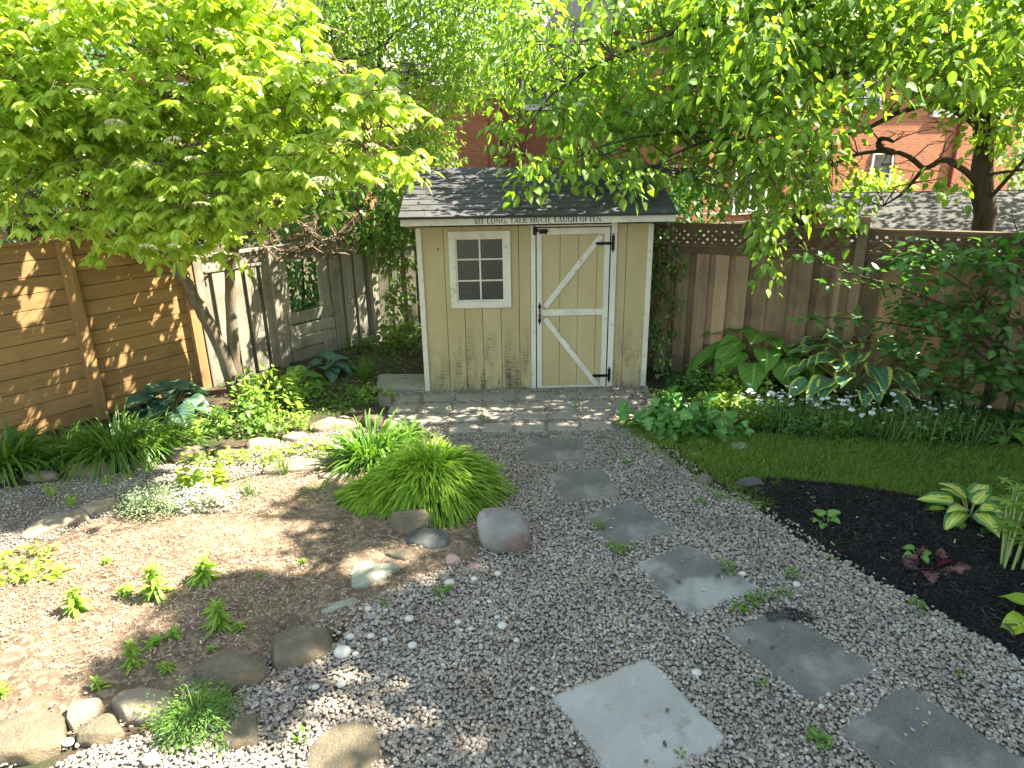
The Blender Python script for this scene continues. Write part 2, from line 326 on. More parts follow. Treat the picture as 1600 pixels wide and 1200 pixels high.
def outline_mesh(pts, z0, z1, inset=.012, jit=.004, per=10, chip=.0):
    c = sum((Vector(p) for p in pts), Vector((0, 0)))/len(pts); ring = []
    n = len(pts)
    for i in range(n):
        a, b = Vector(pts[i]), Vector(pts[(i+1) % n])
        for k in range(per):
            q = a.lerp(b, k/per)
            if k == 0: q = q.lerp(c, .035)
            ring.append(q+Vector((rng.normal()*jit, rng.normal()*jit)))
    m = len(ring); R = np.array([tuple(r) for r in ring]); cc = np.array(tuple(c))
    lay = [(R, z0), (R, z1-inset*.7), (cc+(R-cc)*(1-inset*.6/np.linalg.norm(R-cc, axis=1)[:, None]), z1-inset*.2), (cc+(R-cc)*(1-inset*2/np.linalg.norm(R-cc, axis=1)[:, None]), z1)]
    V = np.concatenate([np.column_stack([r, np.full(m, z)]) for r, z in lay]+[[[*cc, z1]]])
    i = np.arange(m); k = (i+1) % m; mb = MB(); F = [np.stack([i+l*m, k+l*m, k+(l+1)*m, i+(l+1)*m], -1) for l in range(3)]
    ccw = sum(R[a, 0]*R[(a+1) % m, 1]-R[(a+1) % m, 0]*R[a, 1] for a in range(m)) > 0
    tri = np.stack([i+3*m, k+3*m, np.full(m, 4*m)], -1); Q = np.concatenate(F)
    if not ccw: Q = Q[:, ::-1]; tri = tri[:, ::-1]
    mb.add(V, Q); mb.F.append((tri, 0)); return mb, Vector((*cc, 0))
STEPP = []
for px, m, lab in steps:
    pts = GP(px); STEPP.append(pts); mb, c = outline_mesh(pts, -.03, .020, jit=.006, per=14)
    tag(mk('stepping_stone', mb, M[m], loc=c), lab, 'stepping stone', 'stepping stones along the gravel path')
# patio pavers in front of the shed
rows = [(-1, [(592, 590), (664, 588), (668, 612), (596, 614)])]
PAT = []
xs_top = [618, 655, 702, 748, 795, 842, 890, 934, 985]
def paver(pts, lab):
    mb, c = outline_mesh(pts, -.03, .019, jit=.003, per=6); PAT.append(pts)
    tag(mk('paver', mb, M['paver'], loc=c), lab, 'paving stone', 'square pavers of the shed patio')
P00, P10, P01, P11 = G(612, 618), G(1003, 610), G(592, 685), G(1010, 674)
ccn = ['far left', 'second', 'third', 'fourth', 'middle', 'sixth', 'seventh', 'far right']; rn = ['row along the shed wall', 'second row from the shed', 'third row from the shed', 'row nearest the grass clump']
for r in range(4):
    for c in range(8):
        if (r, c) in ((3, 0), (3, 1), (3, 7), (0, 7)): continue
        def bl(a, b):
            e0 = P00.lerp(P10, a); e1 = P01.lerp(P11, a); return e0.lerp(e1, b)
        g = .045; off = .012*(r % 2)
        q = [bl(c/8+g*.12+off*0, r/4+.02), bl((c+1)/8-g*.12, r/4+.02), bl((c+1)/8-g*.12, (r+1)/4-.03), bl(c/8+g*.12, (r+1)/4-.03)]
        q = [(p.x+rng.normal()*.008, p.y+rng.normal()*.008) for p in q]
        paver(q, f'worn grey square paver, {ccn[c]} from the left in the {rn[r]}')
mb, c = outline_mesh(GP([(592, 590), (664, 590), (668, 613), (588, 614)]), -.03, .05, jit=.004); 
tag(mk('concrete_slab', mb, M['paver'], loc=c), 'plain grey concrete slab beside the left corner of the shed', 'slab')
# loose pebbles
HOLES = STEPP+PAT
def pebbles(name, poly, dens, smin, smax, lab, z=.012, hol=HOLES, far=4.3, mat='pebble'):
    P = fill(poly, dens); 
    for h in hol:
        c = np.mean(h, 0); P = P[~inpoly(P, [tuple(c+(np.array(q)-c)*.945) for q in h])]
    d = np.hypot(P[:, 0], P[:, 1]); keep = (np.abs(P[:, 0]) < P[:, 1]*.85+.9) & (P[:, 1] > .7); P = P[keep]; d = d[keep]
    mb = MB()
    for sel, shp in ((d < far, PEB), (d >= far, ICO[1])):
        Q = P[sel]; n = len(Q)
        if not n: continue
        s = smin+(smax-smin)*rng.random(n)**1.6
        S = np.column_stack([s*.62, s*(.36+.2*rng.random(n)), s*(.24+.16*rng.random(n))])
        mb.scatter(shp[0], shp[1], np.column_stack([Q, z+rng.random(n)*.010]), S, rng.random(n)*6.3, tilt=.5)
    o = mk(name, mb, M[mat], smooth=True); tag(o, lab, 'gravel', kind='stuff'); return len(P)
print('peb', pebbles('pebble_gravel', GRAV, 6200, .008, .0255, 'mixed grey, white and tan rounded pebbles covering the garden path'))
EDGE = GP([(600, 930), (690, 890), (770, 870), (760, 900), (690, 915), (620, 955), (560, 1010), (500, 1050), (430, 1060), (300, 1110), (150, 1160), (0, 1210), (0, 1150), (200, 1120), (330, 1060), (480, 985), (540, 950)])
EDGE2 = GP([(985, 660), (1060, 705), (1130, 765), (1190, 785), (1290, 855), (1410, 925), (1600, 1035), (1600, 1080), (1400, 955), (1250, 868), (1170, 810), (1080, 760), (1000, 700)])
pebbles('bed_pebbles', BED, 300, .006, .015, 'small tan pebbles mixed thinly into the soil bed', z=.028, hol=[], mat='pebble_tan')
pebbles('scattered_pebbles', EDGE, 1300, .010, .028, 'pebbles strewn thinly over the soil at the edge of the left bed')
pebbles('scattered_pebbles', EDGE2, 1100, .010, .028, 'pebbles strewn thinly along the edge of the mulch and the lawn')
print('peb', pebbles('fine_gravel', STRIP, 3600, .006, .019, 'pale fine gravel between the two rows of edging stones', z=.010, hol=[], mat='pebble_tan'))
# chips, bark flakes
cv = np.array([(-1, -.5, 0), (1, -.4, 0), (.8, .5, 0), (-.9, .4, 0), (-1, -.4, .4), (1, -.3, .5), (.8, .4, .4), (-.9, .3, .5)])
cf = np.array([(3, 2, 1, 0), (4, 5, 6, 7), (0, 1, 5, 4), (1, 2, 6, 5), (2, 3, 7, 6), (3, 0, 4, 7)])
def surf_z(P, mound, nz): return mound*.9
def flakes(name, poly, dens, l0, l1, asp, z, mat, lab, cat, tilt=.5, clump=0.):
    P = fill(poly, dens)
    if clump: P = P[np.array([mnoise.noise(Vector((x*1.3, y*1.3, 4)))+.5*mnoise.noise(Vector((x*5, y*5, 4))) > rng.random()*clump-.35*clump for x, y in P])]
    P = P[(np.abs(P[:, 0]) < P[:, 1]*.9+1) & (P[:, 1] > .8)]; n = len(P)
    seg = np.array(poly); dm = np.full(n, 9.)
    for i in range(len(seg)):
        a, b = seg[i], seg[(i+1) % len(seg)]; e = b-a; t = np.clip(((P-a)@e)/(e@e), 0, 1); dm = np.minimum(dm, np.hypot(*(P-a-e*t[:, None]).T))
    k = np.clip(dm/.35, 0, 1); k = k*k*(3-2*k)
    L = l0+(l1-l0)*rng.random(n)**2; S = np.column_stack([L, L*asp*(.5+rng.random(n)), L*asp*(.3+.4*rng.random(n))])
    mb = MB(); mb.scatter(cv, cf, np.column_stack([P, .008+k*z+rng.random(n)*.008]), S, rng.random(n)*6.3, tilt=tilt)
    tag(mk(name, mb, M[mat]), lab, cat, kind='stuff'); print(name, n)
flakes('wood_chips', BED, 7500, .003, .013, .5, .022, 'chip', 'pale tan wood chips and bark bits strewn over the brown soil bed', 'wood chips', clump=1.)
flakes('wood_chips', GP([(540, 960), (640, 900), (760, 890), (740, 930), (640, 985), (580, 1010)]), 4000, .003, .009, .5, .0, 'chip', 'fine bark crumbs where the soil bed meets the gravel', 'wood chips')
flakes('stray_mulch', EDGE2, 900, .006, .02, .3, .0, 'flake', 'stray black mulch bits on the gravel along the bed edge', 'mulch')
flakes('mulch_debris', MUL, 30, .006, .022, .5, .062, 'chip', 'pale dead leaf bits lying on the black mulch', 'leaf litter')
flakes('bark_mulch', MUL, 4500, .008, .032, .22, .055, 'flake', 'black shredded bark mulch covering the right hand bed', 'mulch', tilt=.6)
UNDER = GP([(560, 540), (660, 500), (668, 600), (590, 600), (560, 640), (400, 660), (180, 720), (0, 760), (-100, 700), (300, 620), (500, 570)])
flakes('leaf_litter', UNDER, 900, .006, .02, .6, .0, 'chip', 'dry brown leaf litter on the shaded soil along the left fence', 'leaf litter', clump=1.)
# ------------------------------------------------------------------ rocks
def rock(px, h, mat, lab, cat='rock', grp=None, name='edging_stone', flatness=.8, jit=.01, per=8, tilt=(0, 0)):
    v0, v1 = min(q[1] for q in px), max(q[1] for q in px); pts = [tuple(G(u, v, h*(.1+.85*(v1-v)/(v1-v0))))[:2] for u, v in px]; n = len(pts); ring = []
    for i in range(n):
        a, b = Vector(pts[i]), Vector(pts[(i+1) % n])
        for k in range(per): ring.append(a.lerp(b, k/per))
    for _ in range(1 if flatness > .55 else 3): ring = [(ring[i-1]+ring[i]*2+ring[(i+1) % len(ring)])/4 for i in range(len(ring))]
    c = sum(ring, Vector((0, 0)))/len(ring); R = np.array([tuple(q) for q in ring]); C0 = np.array(tuple(c)); m = len(R)
    if flatness > .7: prof = [(.97, -.04), (1.0, h*.25), (1.0, h*.5), (.985, h*.8), (.93, h*.97), (.82, h*1.0), (.65, h*1.0), (.45, h*1.0), (.25, h)]
    elif flatness > .55: prof = [(.95, -.04), (1.0, h*.2), (1.0, h*.4), (.985, h*.6), (.95, h*.78), (.87, h*.9), (.76, h*.96), (.6, h*1.0), (.42, h*1.01), (.22, h*1.02)]; jit = max(jit, .016)
    else: prof = [(.9, -.04), (1.0, h*.2), (.99, h*.42), (.93, h*.64), (.80, h*.83), (.58, h*.95), (.3, h)]
    sd_ = rng.random()*50; V = []
    for s, z in prof:
        q = C0+(R-C0)*s; zz = np.full(m, z)
        for i in range(m):
            nn = mnoise.noise(Vector((q[i, 0]*6, q[i, 1]*6, z*6+sd_))); n2 = mnoise.noise(Vector((q[i, 0]*19, q[i, 1]*19, z*15+sd_)))
            dv = (q[i]-C0)/(np.linalg.norm(q[i]-C0)+1e-6); q[i] += dv*(nn*jit*2+n2*jit*.8)
            if z > 0: zz[i] += nn*h*.16+n2*h*.09+(tilt[0]*(q[i, 0]-C0[0])+tilt[1]*(q[i, 1]-C0[1]))*min(1, z/h)
        V.append(np.column_stack([q, zz]))
    V = np.concatenate(V+[[[*C0, h]]]); ext = np.array([np.abs(R[:, 0]-C0[0]).max(), np.abs(R[:, 1]-C0[1]).max(), h]); q = (V-np.array([*C0, 0]))/ext
    for _ in range(16 if flatness < .85 else 4):
        pn = rng.normal(size=3); pn[2] = abs(pn[2])*.9+.05; pn /= np.linalg.norm(pn); dt = q@pn; lim = dt.max()*(.80+.16*rng.random()); ov = np.maximum(0, dt-lim); q = q-(ov*(q[:, 2] > 0))[:, None]*pn*.95
    V = q*ext+np.array([*C0, 0]); i = np.arange(m); k = (i+1) % m; L = len(prof)
    Q = np.concatenate([np.stack([i+l*m, k+l*m, k+(l+1)*m, i+(l+1)*m], -1) for l in range(L-1)]); T = np.stack([i+(L-1)*m, k+(L-1)*m, np.full(m, L*m)], -1)
    if sum(R[a-1, 0]*R[a, 1]-R[a, 0]*R[a-1, 1] for a in range(m)) < 0: Q = Q[:, ::-1]; T = T[:, ::-1]
    mb = MB(); mb.add(V, Q); mb.F.append((T, 0)); o = mk(name, mb, M[mat], loc=(*C0, 0), smooth=True)
    sb = o.modifiers.new('sub', 'SUBSURF'); sb.levels = sb.render_levels = 1
    return tag(o, lab, cat, grp)
g1 = 'stones edging the front of the soil bed'; g2 = 'stones edging the border along the left fence'; g3 = 'stones around the bright grass clump'
rock([(0, 1108), (60, 1098), (102, 1112), (102, 1165), (60, 1195), (-30, 1200), (-60, 1140)], .10, 'sandd', 'big rough brown edging stone in the lower left corner of the photo', 'rock', g1, flatness=.74)
rock([(102, 1100), (142, 1085), (168, 1102), (138, 1125), (106, 1152)], .07, 'sand', 'pale flat edging stone wedged between the corner stone and a grey one', 'rock', g1)
rock([(120, 1150), (150, 1122), (170, 1108), (200, 1145), (150, 1170), (118, 1166)], .07, 'sandd', 'low grey triangular stone in front of the pale flat stones', 'rock', g1, flatness=.74)
rock([(170, 1092), (205, 1064), (262, 1066), (272, 1100), (252, 1128), (192, 1136), (180, 1112)], .07, 'sand', 'six sided smooth pale slab stone left of the feathery green plant', 'rock', g1)
rock([(300, 1045), (345, 1010), (385, 1000), (420, 1048), (405, 1072), (350, 1075), (310, 1070)], .11, 'sandd', 'rugged grey brown rock directly behind the feathery green plant', 'rock', g1, flatness=.74)
rock([(418, 1000), (465, 975), (505, 970), (522, 990), (516, 1020), (455, 1050), (435, 1052), (420, 1028)], .09, 'sandd', 'rounded rock with a rusty yellow patch at the right end of the row', 'rock', g1, flatness=.74)
rock([(325, 1160), (400, 1092), (412, 1165), (362, 1176)], .06, 'sandd', 'brown three cornered flat stone right of the feathery green plant', 'rock', g1)
rock([(485, 1150), (530, 1120), (590, 1118), (612, 1210), (470, 1230)], .035, 'sandd', 'flat brown slab lying in the sunlit gravel at the bottom edge', 'rock', g1, name='flat_stone')
rock([(548, 880), (575, 874), (628, 882), (600, 905), (572, 922), (546, 922)], .06, 'flag', 'pale greenish angular flagstone left of the pink boulder', 'rock', g3, name='flagstone', flatness=.9, jit=.004)
rock([(590, 862), (620, 851), (656, 853), (664, 868), (650, 880), (605, 876)], .06, 'sandd', 'smooth tan rock lying just behind the angular flagstone', 'rock', g3, flatness=.68)
rock([(602, 800), (640, 788), (680, 805), (672, 820), (628, 838), (605, 820)], .17, 'sandd', 'rusty brown rock with a small dark hole under the grass clump', 'rock', g3, flatness=.8)
rock([(622, 835), (665, 815), (705, 825), (700, 855), (665, 862), (630, 852)], .07, 'darkrock', 'dark wet looking rock shaded under the bright grass clump', 'rock', g3, flatness=.68)
bc = G(788, 850); v_, f_ = ICO[5]; e_ = .72; V_ = np.sign(v_)*np.abs(v_)**e_; V_ /= np.max(np.abs(V_), axis=0)
V_ = V_*np.array([.175, .155, .135]); V_[:, 0] += V_[:, 2]*-.12; V_[:, 2] -= V_[:, 0]*.12
dn = np.array([mnoise.fractal(Vector(q)*5+Vector((2.2, 5, 1)), 1., 2., 4) for q in V_]); V_ = V_*(1+dn*.07)[:, None]
mb = MB(); mb.add(V_+np.array([bc.x, bc.y, .105]), f_); tag(mk('boulder', mb, M['granite'], loc=(bc.x, bc.y, 0), smooth=True), 'big rounded pink and grey granite boulder beside the bright grass clump', 'boulder', g3)
rock([(694, 862), (712, 858), (722, 878), (712, 884), (696, 882)], .05, 'pink', 'small pale pink stone just left of the boulder', 'rock', g3, flatness=.5)
rock([(730, 882), (740, 877), (752, 884), (746, 893), (732, 892)], .03, 'pink', 'tiny reddish stone in the gravel below the boulder', 'rock', g3, flatness=.5)
rock([(562, 925), (560, 940), (500, 965), (500, 955)], .03, 'flag', 'thin buried stone sliver in the soil below the flagstone', 'rock', g3)
for k, (px, h, m, lab) in enumerate([
    ([(478, 668), (500, 653), (545, 646), (562, 656), (545, 668), (500, 676)], .09, 'sand', 'long rounded pale edging stone behind the daylily clump'),
    ([(560, 650), (600, 642), (612, 652), (590, 664), (565, 662)], .07, 'sandd', 'small dark edging stone near the patio corner'),
    ([(595, 662), (615, 650), (632, 662), (622, 676), (600, 676)], .08, 'sand', 'rounded pinkish edging stone at the end of the row by the patio'),
    ([(438, 684), (470, 672), (486, 680), (470, 688), (442, 692)], .06, 'sand', 'flat wedge shaped edging stone left of the long rounded one'),
    ([(380, 690), (420, 678), (440, 684), (432, 694), (385, 706)], .06, 'sand', 'pale flat edging stone in front of the leafy green plants'),
    ([(335, 700), (375, 692), (382, 704), (350, 712), (338, 710)], .05, 'sandd', 'thin grey edging stone between two pale flat ones'),
    ([(258, 708), (290, 690), (330, 694), (318, 712), (262, 718)], .09, 'sandd', 'blocky grey edging stone at the right end of the long grasses'),
    ([(190, 722), (225, 716), (245, 720), (235, 730), (195, 734)], .05, 'sandd', 'low edging stone half hidden under the arching grass'),
    ([(105, 736), (140, 718), (182, 716), (178, 734), (130, 748), (108, 746)], .10, 'sandd', 'long grey block of an edging stone in front of the grasses'),
    ([(32, 742), (60, 730), (98, 732), (92, 746), (40, 752)], .07, 'sandd', 'broad flat edging stone below the leftmost grass'),
    ([(28, 835), (60, 808), (140, 785), (138, 808), (90, 825), (45, 845)], .06, 'sand', 'long pale sandstone slab glaring in the sun at left'),
    ([(120, 795), (150, 775), (188, 768), (188, 790), (140, 808)], .07, 'sand', 'pale sandstone piece joining the long slab to the thyme bush'),
    ([(270, 745), (330, 735), (352, 744), (330, 756), (280, 760)], .05, 'sand', 'low pale stone behind the white flowering alyssum'),
    ([(405, 735), (440, 720), (492, 712), (505, 728), (450, 738), (410, 745)], .06, 'sand', 'low flat pale stone beside the chive tuft'),
    ([(500, 738), (530, 732), (550, 745), (530, 755), (505, 750)], .06, 'sand', 'pale rounded stone at the left foot of the daylilies'),
    ([(588, 618), (602, 612), (618, 622), (612, 634), (592, 632)], .10, 'sandd', 'dark mossy rock at the left corner of the patio')]):
    rock(px, h, m, lab, 'rock', g2, flatness=.75 if k % 2 else .68)
rock([(1084, 752), (1090, 738), (1104, 734), (1116, 742), (1116, 754), (1098, 758)], .08, 'sandd', 'round tan stone at the edge of the grass by the path', 'rock', None, name='round_stone', flatness=.5)
rock([(1141, 692), (1166, 690), (1168, 703), (1143, 705)], .03, 'slab_light', 'small pale blue grey square stone in the lawn edge', 'stone', None, name='stone_tile', flatness=.9, jit=.002)
rock([(1148, 762), (1160, 742), (1176, 738), (1195, 748), (1200, 756), (1170, 762)], .07, 'darkrock', 'smooth black rounded edging piece at the tip of the mulch bed', 'edging', None, name='plastic_edging', flatness=.5, jit=.002)
rock([(1076, 708), (1090, 703), (1100, 709), (1088, 714)], .02, 'white', 'tiny pale stone in the worn grass beside the path', 'stone', None, name='pale_stone', flatness=.5)
rock([(1236, 846), (1244, 840), (1262, 848), (1264, 856), (1248, 855)], .04, 'sand', 'oblong tan pebble at the edge of the mulch bed', 'stone', None, name='oblong_pebble', flatness=.5)
wl_ = {0: 'pointed white stone standing in the gravel left of the path', 1: 'rounded white pebble just below the pink boulder', 2: 'dull whitish pebble between the pointed white stone and the boulder', 3: 'largest round white pebble at the end of the edging row',
       4: 'round white pebble in the upper middle of the scattered white group', 5: 'white pebble nearest the dark soil, straight above the largest round one', 6: 'white pebble just above the largest round one', 7: 'flat white pebble upper right of the largest round one', 8: 'small white pebble touching the right side of the largest round one',
       9: 'white pebble directly left of the widest pebble in the right half of the white group', 10: 'widest white pebble in the right half of the scattered white group', 11: 'small white pebble at the right hand end of the scattered white group', 12: 'white pebble in the lower left of the scattered group, beside a flat one', 13: 'tiny white pebble low in the middle of the scattered white group', 14: 'oval white pebble at the lower edge of the scattered white group',
       15: 'small white pebble just above the widest pebble of the white group', 16: 'pale pebble in the sunlit gravel below the largest round one', 17: 'pale pebble beside the three cornered flat stone', 18: 'white pebble beside the weeds above the mulch covered slab', 19: 'small white pebble at the near corner of the mulch covered slab', 20: 'cream oval pebble between the pale slab and its dark neighbour', 21: 'white pebble next to the big rough corner stone',
       22: 'large white pebble at the very bottom left of the photo', 23: 'small pale pebble above the flat brown slab in the sun', 24: 'white pebble at the right corner of the pale stained slab', 25: 'small white pebble between the boulder and the scattered white group', 26: 'lone small white pebble above the far corner of the pale slab'}
whites = [(703, 917, 17), (778, 902, 12), (741, 910, 11), (536, 1028, 26), (640, 973, 15), (576, 957, 12), (548, 1002, 14), (580, 1000, 13), (556, 1028, 11), (716, 978, 12), (785, 984, 16), (807, 1006, 10), (602, 1005, 10), (736, 988, 9), (645, 1015, 15), (777, 970, 9), (534, 1076, 15), (494, 1080, 12), (1244, 919, 12), (1282, 1110, 9), (1088, 1058, 16), (108, 1168, 16), (238, 1195, 22), (497, 1105, 9), (1160, 902, 11), (765, 945, 8), (832, 1082, 9)]
for k, (u, v, d) in enumerate(whites):
    p = G(u, v); sc = (p-Vector((0, 0, CH))).length/F*d*.46
    mb = MB(); mb.ico((p.x, p.y, .018+sc*.45), (sc, sc*(.75+.2*rng.random()), sc*.62), 3, .09, 1.2, seed=k*3.3)
    tag(mk('white_pebble', mb, M['white'], loc=(p.x, p.y, 0), smooth=True), wl_.get(k, 'small plain white pebble lying on the gravel'), 'pebble', 'white pebbles scattered on the gravel')
# mulch spilled on a slab and small bits
P = fill(GP([(1195, 968), (1215, 955), (1240, 958), (1280, 972), (1270, 980), (1225, 975), (1200, 980)]), 9000); n = len(P); mb = MB(); L = .004+.014*rng.random(n)
mb.scatter(cv, cf, np.column_stack([P, .028+rng.random(n)*.008]), np.column_stack([L, L*.3, L*.25]), rng.random(n)*6.3)
tag(mk('spilled_mulch', mb, M['flake']), 'black mulch spilled over the far corner of a stepping stone', 'mulch', kind='stuff')
mb = MB(); pp = [G(u, v) for u, v in ((1121, 905), (1042, 1117), (1038, 1170), (1206, 1018), (1170, 1008), (1060, 915))]
n = len(pp); mb.scatter(*PEB, np.array([(p.x, p.y, .031) for p in pp]), np.full((n, 3), .009)*np.column_stack([1+rng.random(n), np.ones(n), np.ones(n)*.7]), rng.random(n)*6)
tag(mk('stray_pebbles', mb, M['darkrock'], smooth=True), 'small dark stray bits lying on top of the stepping stones', 'debris', kind='stuff')

M['terra'] = vary('terracotta', (.30, .085, .04), (.40, .14, .07), 8, bump=.3, bs=40, rough=.85)
rock([(465, 728), (478, 720), (488, 724), (484, 734), (470, 736)], .03, 'terra', 'broken terracotta shard lying in the pale gravel left of the daylilies', 'pot shard', None, name='pot_shard', flatness=.9, jit=.002)
rock([(486, 726), (498, 722), (502, 732), (490, 736)], .02, 'slab', 'small blue grey stone chip beside the terracotta shard', 'stone', None, name='stone_chip', flatness=.9, jit=.002)
# ------------------------------------------------------------------ shed
S0, S1 = G(668, 612), G(1005, 604); sx = (S1-S0); SW_ = sx.length; sx.normalize(); SRZ = atan2(sx.y, sx.x); sy = Vector((-sx.y, sx.x, 0))
print('SHED width', SW_, S0, S1)
def SH(u, v, fwd=0.):        # measured point of the photo -> (along, height) on the shed front (fwd = towards the viewer)
    q = PXY(u, v, S0-sy*fwd, sx) if 0 else None
    o = S0-sy*fwd; d = ray(u, v); nrm = sy; t = (nrm.x*o.x+nrm.y*o.y)/(nrm.x*d.x+nrm.y*d.y); w = Vector((d.x*t, d.y*t, CH+d.z*t)); return (w-S0).dot(sx), w.z
def C7(cx, cy, fwd=0.): return SH(620+cx*.3249, 250+cy*.325, fwd)
def shed_wall():
    s = NT('shed_siding'); v = s.coord((1, 1, .35)); c = s.mix(s.ramp(s.noise(v, 5, 6), [(.3, 0), (.7, 1)]), (.355, .29, .155), (.42, .35, .20))
    c = s.mix(.25, c, s.mix(s.rnd(), (.32, .26, .14), (.46, .39, .235)))
    z = s.new('ShaderNodeSeparateXYZ'); s.link(s.tc.outputs['Object'], z.inputs[0])
    low = s.ramp(z.outputs[2], [(.0, 1), (.28, .75), (.75, .12), (1.0, 0)])
    st = s.ramp(s.noise(s.coord((7, 7, 1.6)), 1.3, 6, .7), [(.42, 0), (.62, 1)]); fine = s.ramp(s.noise(s.coord((3, 3, 26)), 3, 5, .7), [(.4, .15), (.62, 1)])
    sx_ = s.ramp(z.outputs[0], [(.0, .5), (.3, .55), (.48, 1), (.62, 1), (.8, 1), (.95, 1)])
    m = s.math('MULTIPLY', s.math('MULTIPLY', low, st), s.math('MULTIPLY', fine, sx_)); m = s.math('MULTIPLY', m, 1.9, True)
    c = s.mix(m, c, (.085, .085, .055)); h = s.noise(s.coord((9, 9, .8)), 14, 6, .7); s.bump(h, .35, .006); return s.fin(c, .8, .2)
M['siding'] = shed_wall()
M['trim'] = vary('white_trim', (.50, .475, .41), (.62, .59, .52), 4, (1, 1, .5), c3=(.30, .27, .20), s3=16, t3=.64, bump=.3, bs=40, rough=.6)
M['iron'] = flat('black_iron', (.012, .011, .012), .45, .6)
M['groove'] = flat('groove_dark', (.10, .085, .045), .9)
M['shinglebase'] = flat('roof_edge', (.05, .05, .055), .9)
def shingle(name, c1, c2):
    s = NT(name); c = s.mix(s.rnd(), c1, c2); c = s.mix(s.noise(s.coord(), 160, 2), c, tuple(min(1, x*1.7) for x in c2)); c = s.mix(s.ramp(s.noise(s.coord(), 2.2, 4), [(.45, 0), (.7, .5)]), c, tuple(x*.6 for x in c1))
    s.bump(s.noise(s.coord(), 220, 2), .6, .004); return s.fin(c, .95, .15)
M['shingle'] = shingle('shingle_grey', (.030, .031, .034), (.066, .065, .066)); M['shinglew'] = shingle('shingle_weathered', (.036, .035, .037), (.075, .072, .068))
def glass(name, c, rough=.12):
    s = NT(name); n = s.noise(s.coord((1, 1, 1)), 3.5, 4); s.bump(s.noise(s.coord(), 5, 2), .04, .02); s.p.inputs['Coat Weight'].default_value = .4
    return s.fin(s.mix(n, tuple(x*.6 for x in c), c), rough, .6)
M['pane'] = glass('window_glass', (.03, .031, .032), .3); M['hpane'] = glass('house_glass', (.04, .05, .06), .08)
shed = thing('garden_shed', 'small beige garden shed with white trim and Z-braced door under a grey shingle roof', 'shed', tuple(S0), SRZ)
DEP = 1.85; EZ = SH(840, 352)[1]; WL = SW_
print('eave z', EZ)
# openings in local coordinates
wx0, wz0 = C7(263, 712); wx1, wz1 = C7(545, 338)
dj = [C7(c, 700)[0] for c in (645, 668, 673, 697, 988, 1014, 1020, 1047)]
dz0 = .02; dz1 = C7(800, 325)[1]
mb = MB(); edges = [0]+[C7(c, 600)[0] for c in (234, 322, 408, 498, 588)]+[dj[0]]; g = .006
WTOP = EZ+.0
def strip(a, b, z0, z1, y=0.): mb.box(a+g/2, b-g/2, y-.0, y+.016, z0, z1)
for a, b in zip(edges[:-1], edges[1:]):
    wa, wb = wx0+.03, wx1-.03
    if b > wa and a < wb:
        strip(a, b, .0, wz0+.03); strip(a, b, wz1-.03, WTOP)
        if a < wa: strip(a, wa+g, wz0+.03, wz1-.03)
        if b > wb: strip(wb-g, b, wz0+.03, wz1-.03)
    else: strip(a, b, 0., WTOP)
for a, b in ((dj[0], dj[0]+.4), (dj[0]+.4, dj[7])): strip(a, b, dz1+.02, WTOP)
e2 = [dj[7], C7(1098, 600)[0], WL]
for a, b in zip(e2[:-1], e2[1:]): strip(a, b, 0, WTOP)
# side and back walls, gables
for x0, x1 in ((0, .016), (WL-.016, WL)):
    for k in range(9): mb.box(x0, x1, .02+k*DEP/9+.004, .02+(k+1)*DEP/9-.004, 0, EZ)
mb.box(0, WL, DEP, DEP+.016, 0, EZ)
RZ = PY(1028, 262, S1.y+.85)[2]; RZ = max(RZ, EZ+.38); print('ridge', RZ)
for x in (.008, WL-.008):
    mb.add([(x-.008, 0, EZ), (x-.008, DEP, EZ), (x-.008, DEP/2, RZ-.03), (x+.008, 0, EZ), (x+.008, DEP, EZ), (x+.008, DEP/2, RZ-.03)], [(0, 2, 1), (3, 4, 5)]); mb.add([(x-.008, 0, EZ), (x+.008, 0, EZ), (x+.008, DEP/2, RZ-.03), (x-.008, DEP/2, RZ-.03)], [(0, 1, 2, 3)])
mk('wall', mb, M['siding'], shed)
mb = MB()
for a, b, z0, z1 in ((.01, wx0+.05, 0, EZ-.01), (wx1-.05, dj[0]+.01, 0, EZ-.01), (wx0+.05, wx1-.05, 0, wz0+.06), (wx0+.05, wx1-.05, wz1-.06, EZ-.01), (dj[7]-.01, WL-.02, 0, EZ-.01), (dj[0]+.01, dj[7]-.01, dz1+.03, EZ-.01)): mb.box(a, b, .017, .03, z0, z1)
mk('sheathing', mb, M['groove'], shed)
tw = C7(168, 900)[0]-C7(140, 900)[0]
for x0, x1 in ((-.022, tw-.03), (WL-tw+.03, WL+.022)):
    mb = MB(); mb.box(x0, x1, -.022, -.001, 0, EZ-.005); mk('corner_board', mb, M['trim'], shed, bevel=.003)
mb = MB(); mb.box(tw-.03, tw-.01, -.012, -.002, 0, .0)
# knot in the siding
kx, kz = C7(199, 427); mb = MB(); mb.ico((kx, -.001, kz), (.007, .004, .016), 2); mk('knot_hole', mb, M['iron'], shed)
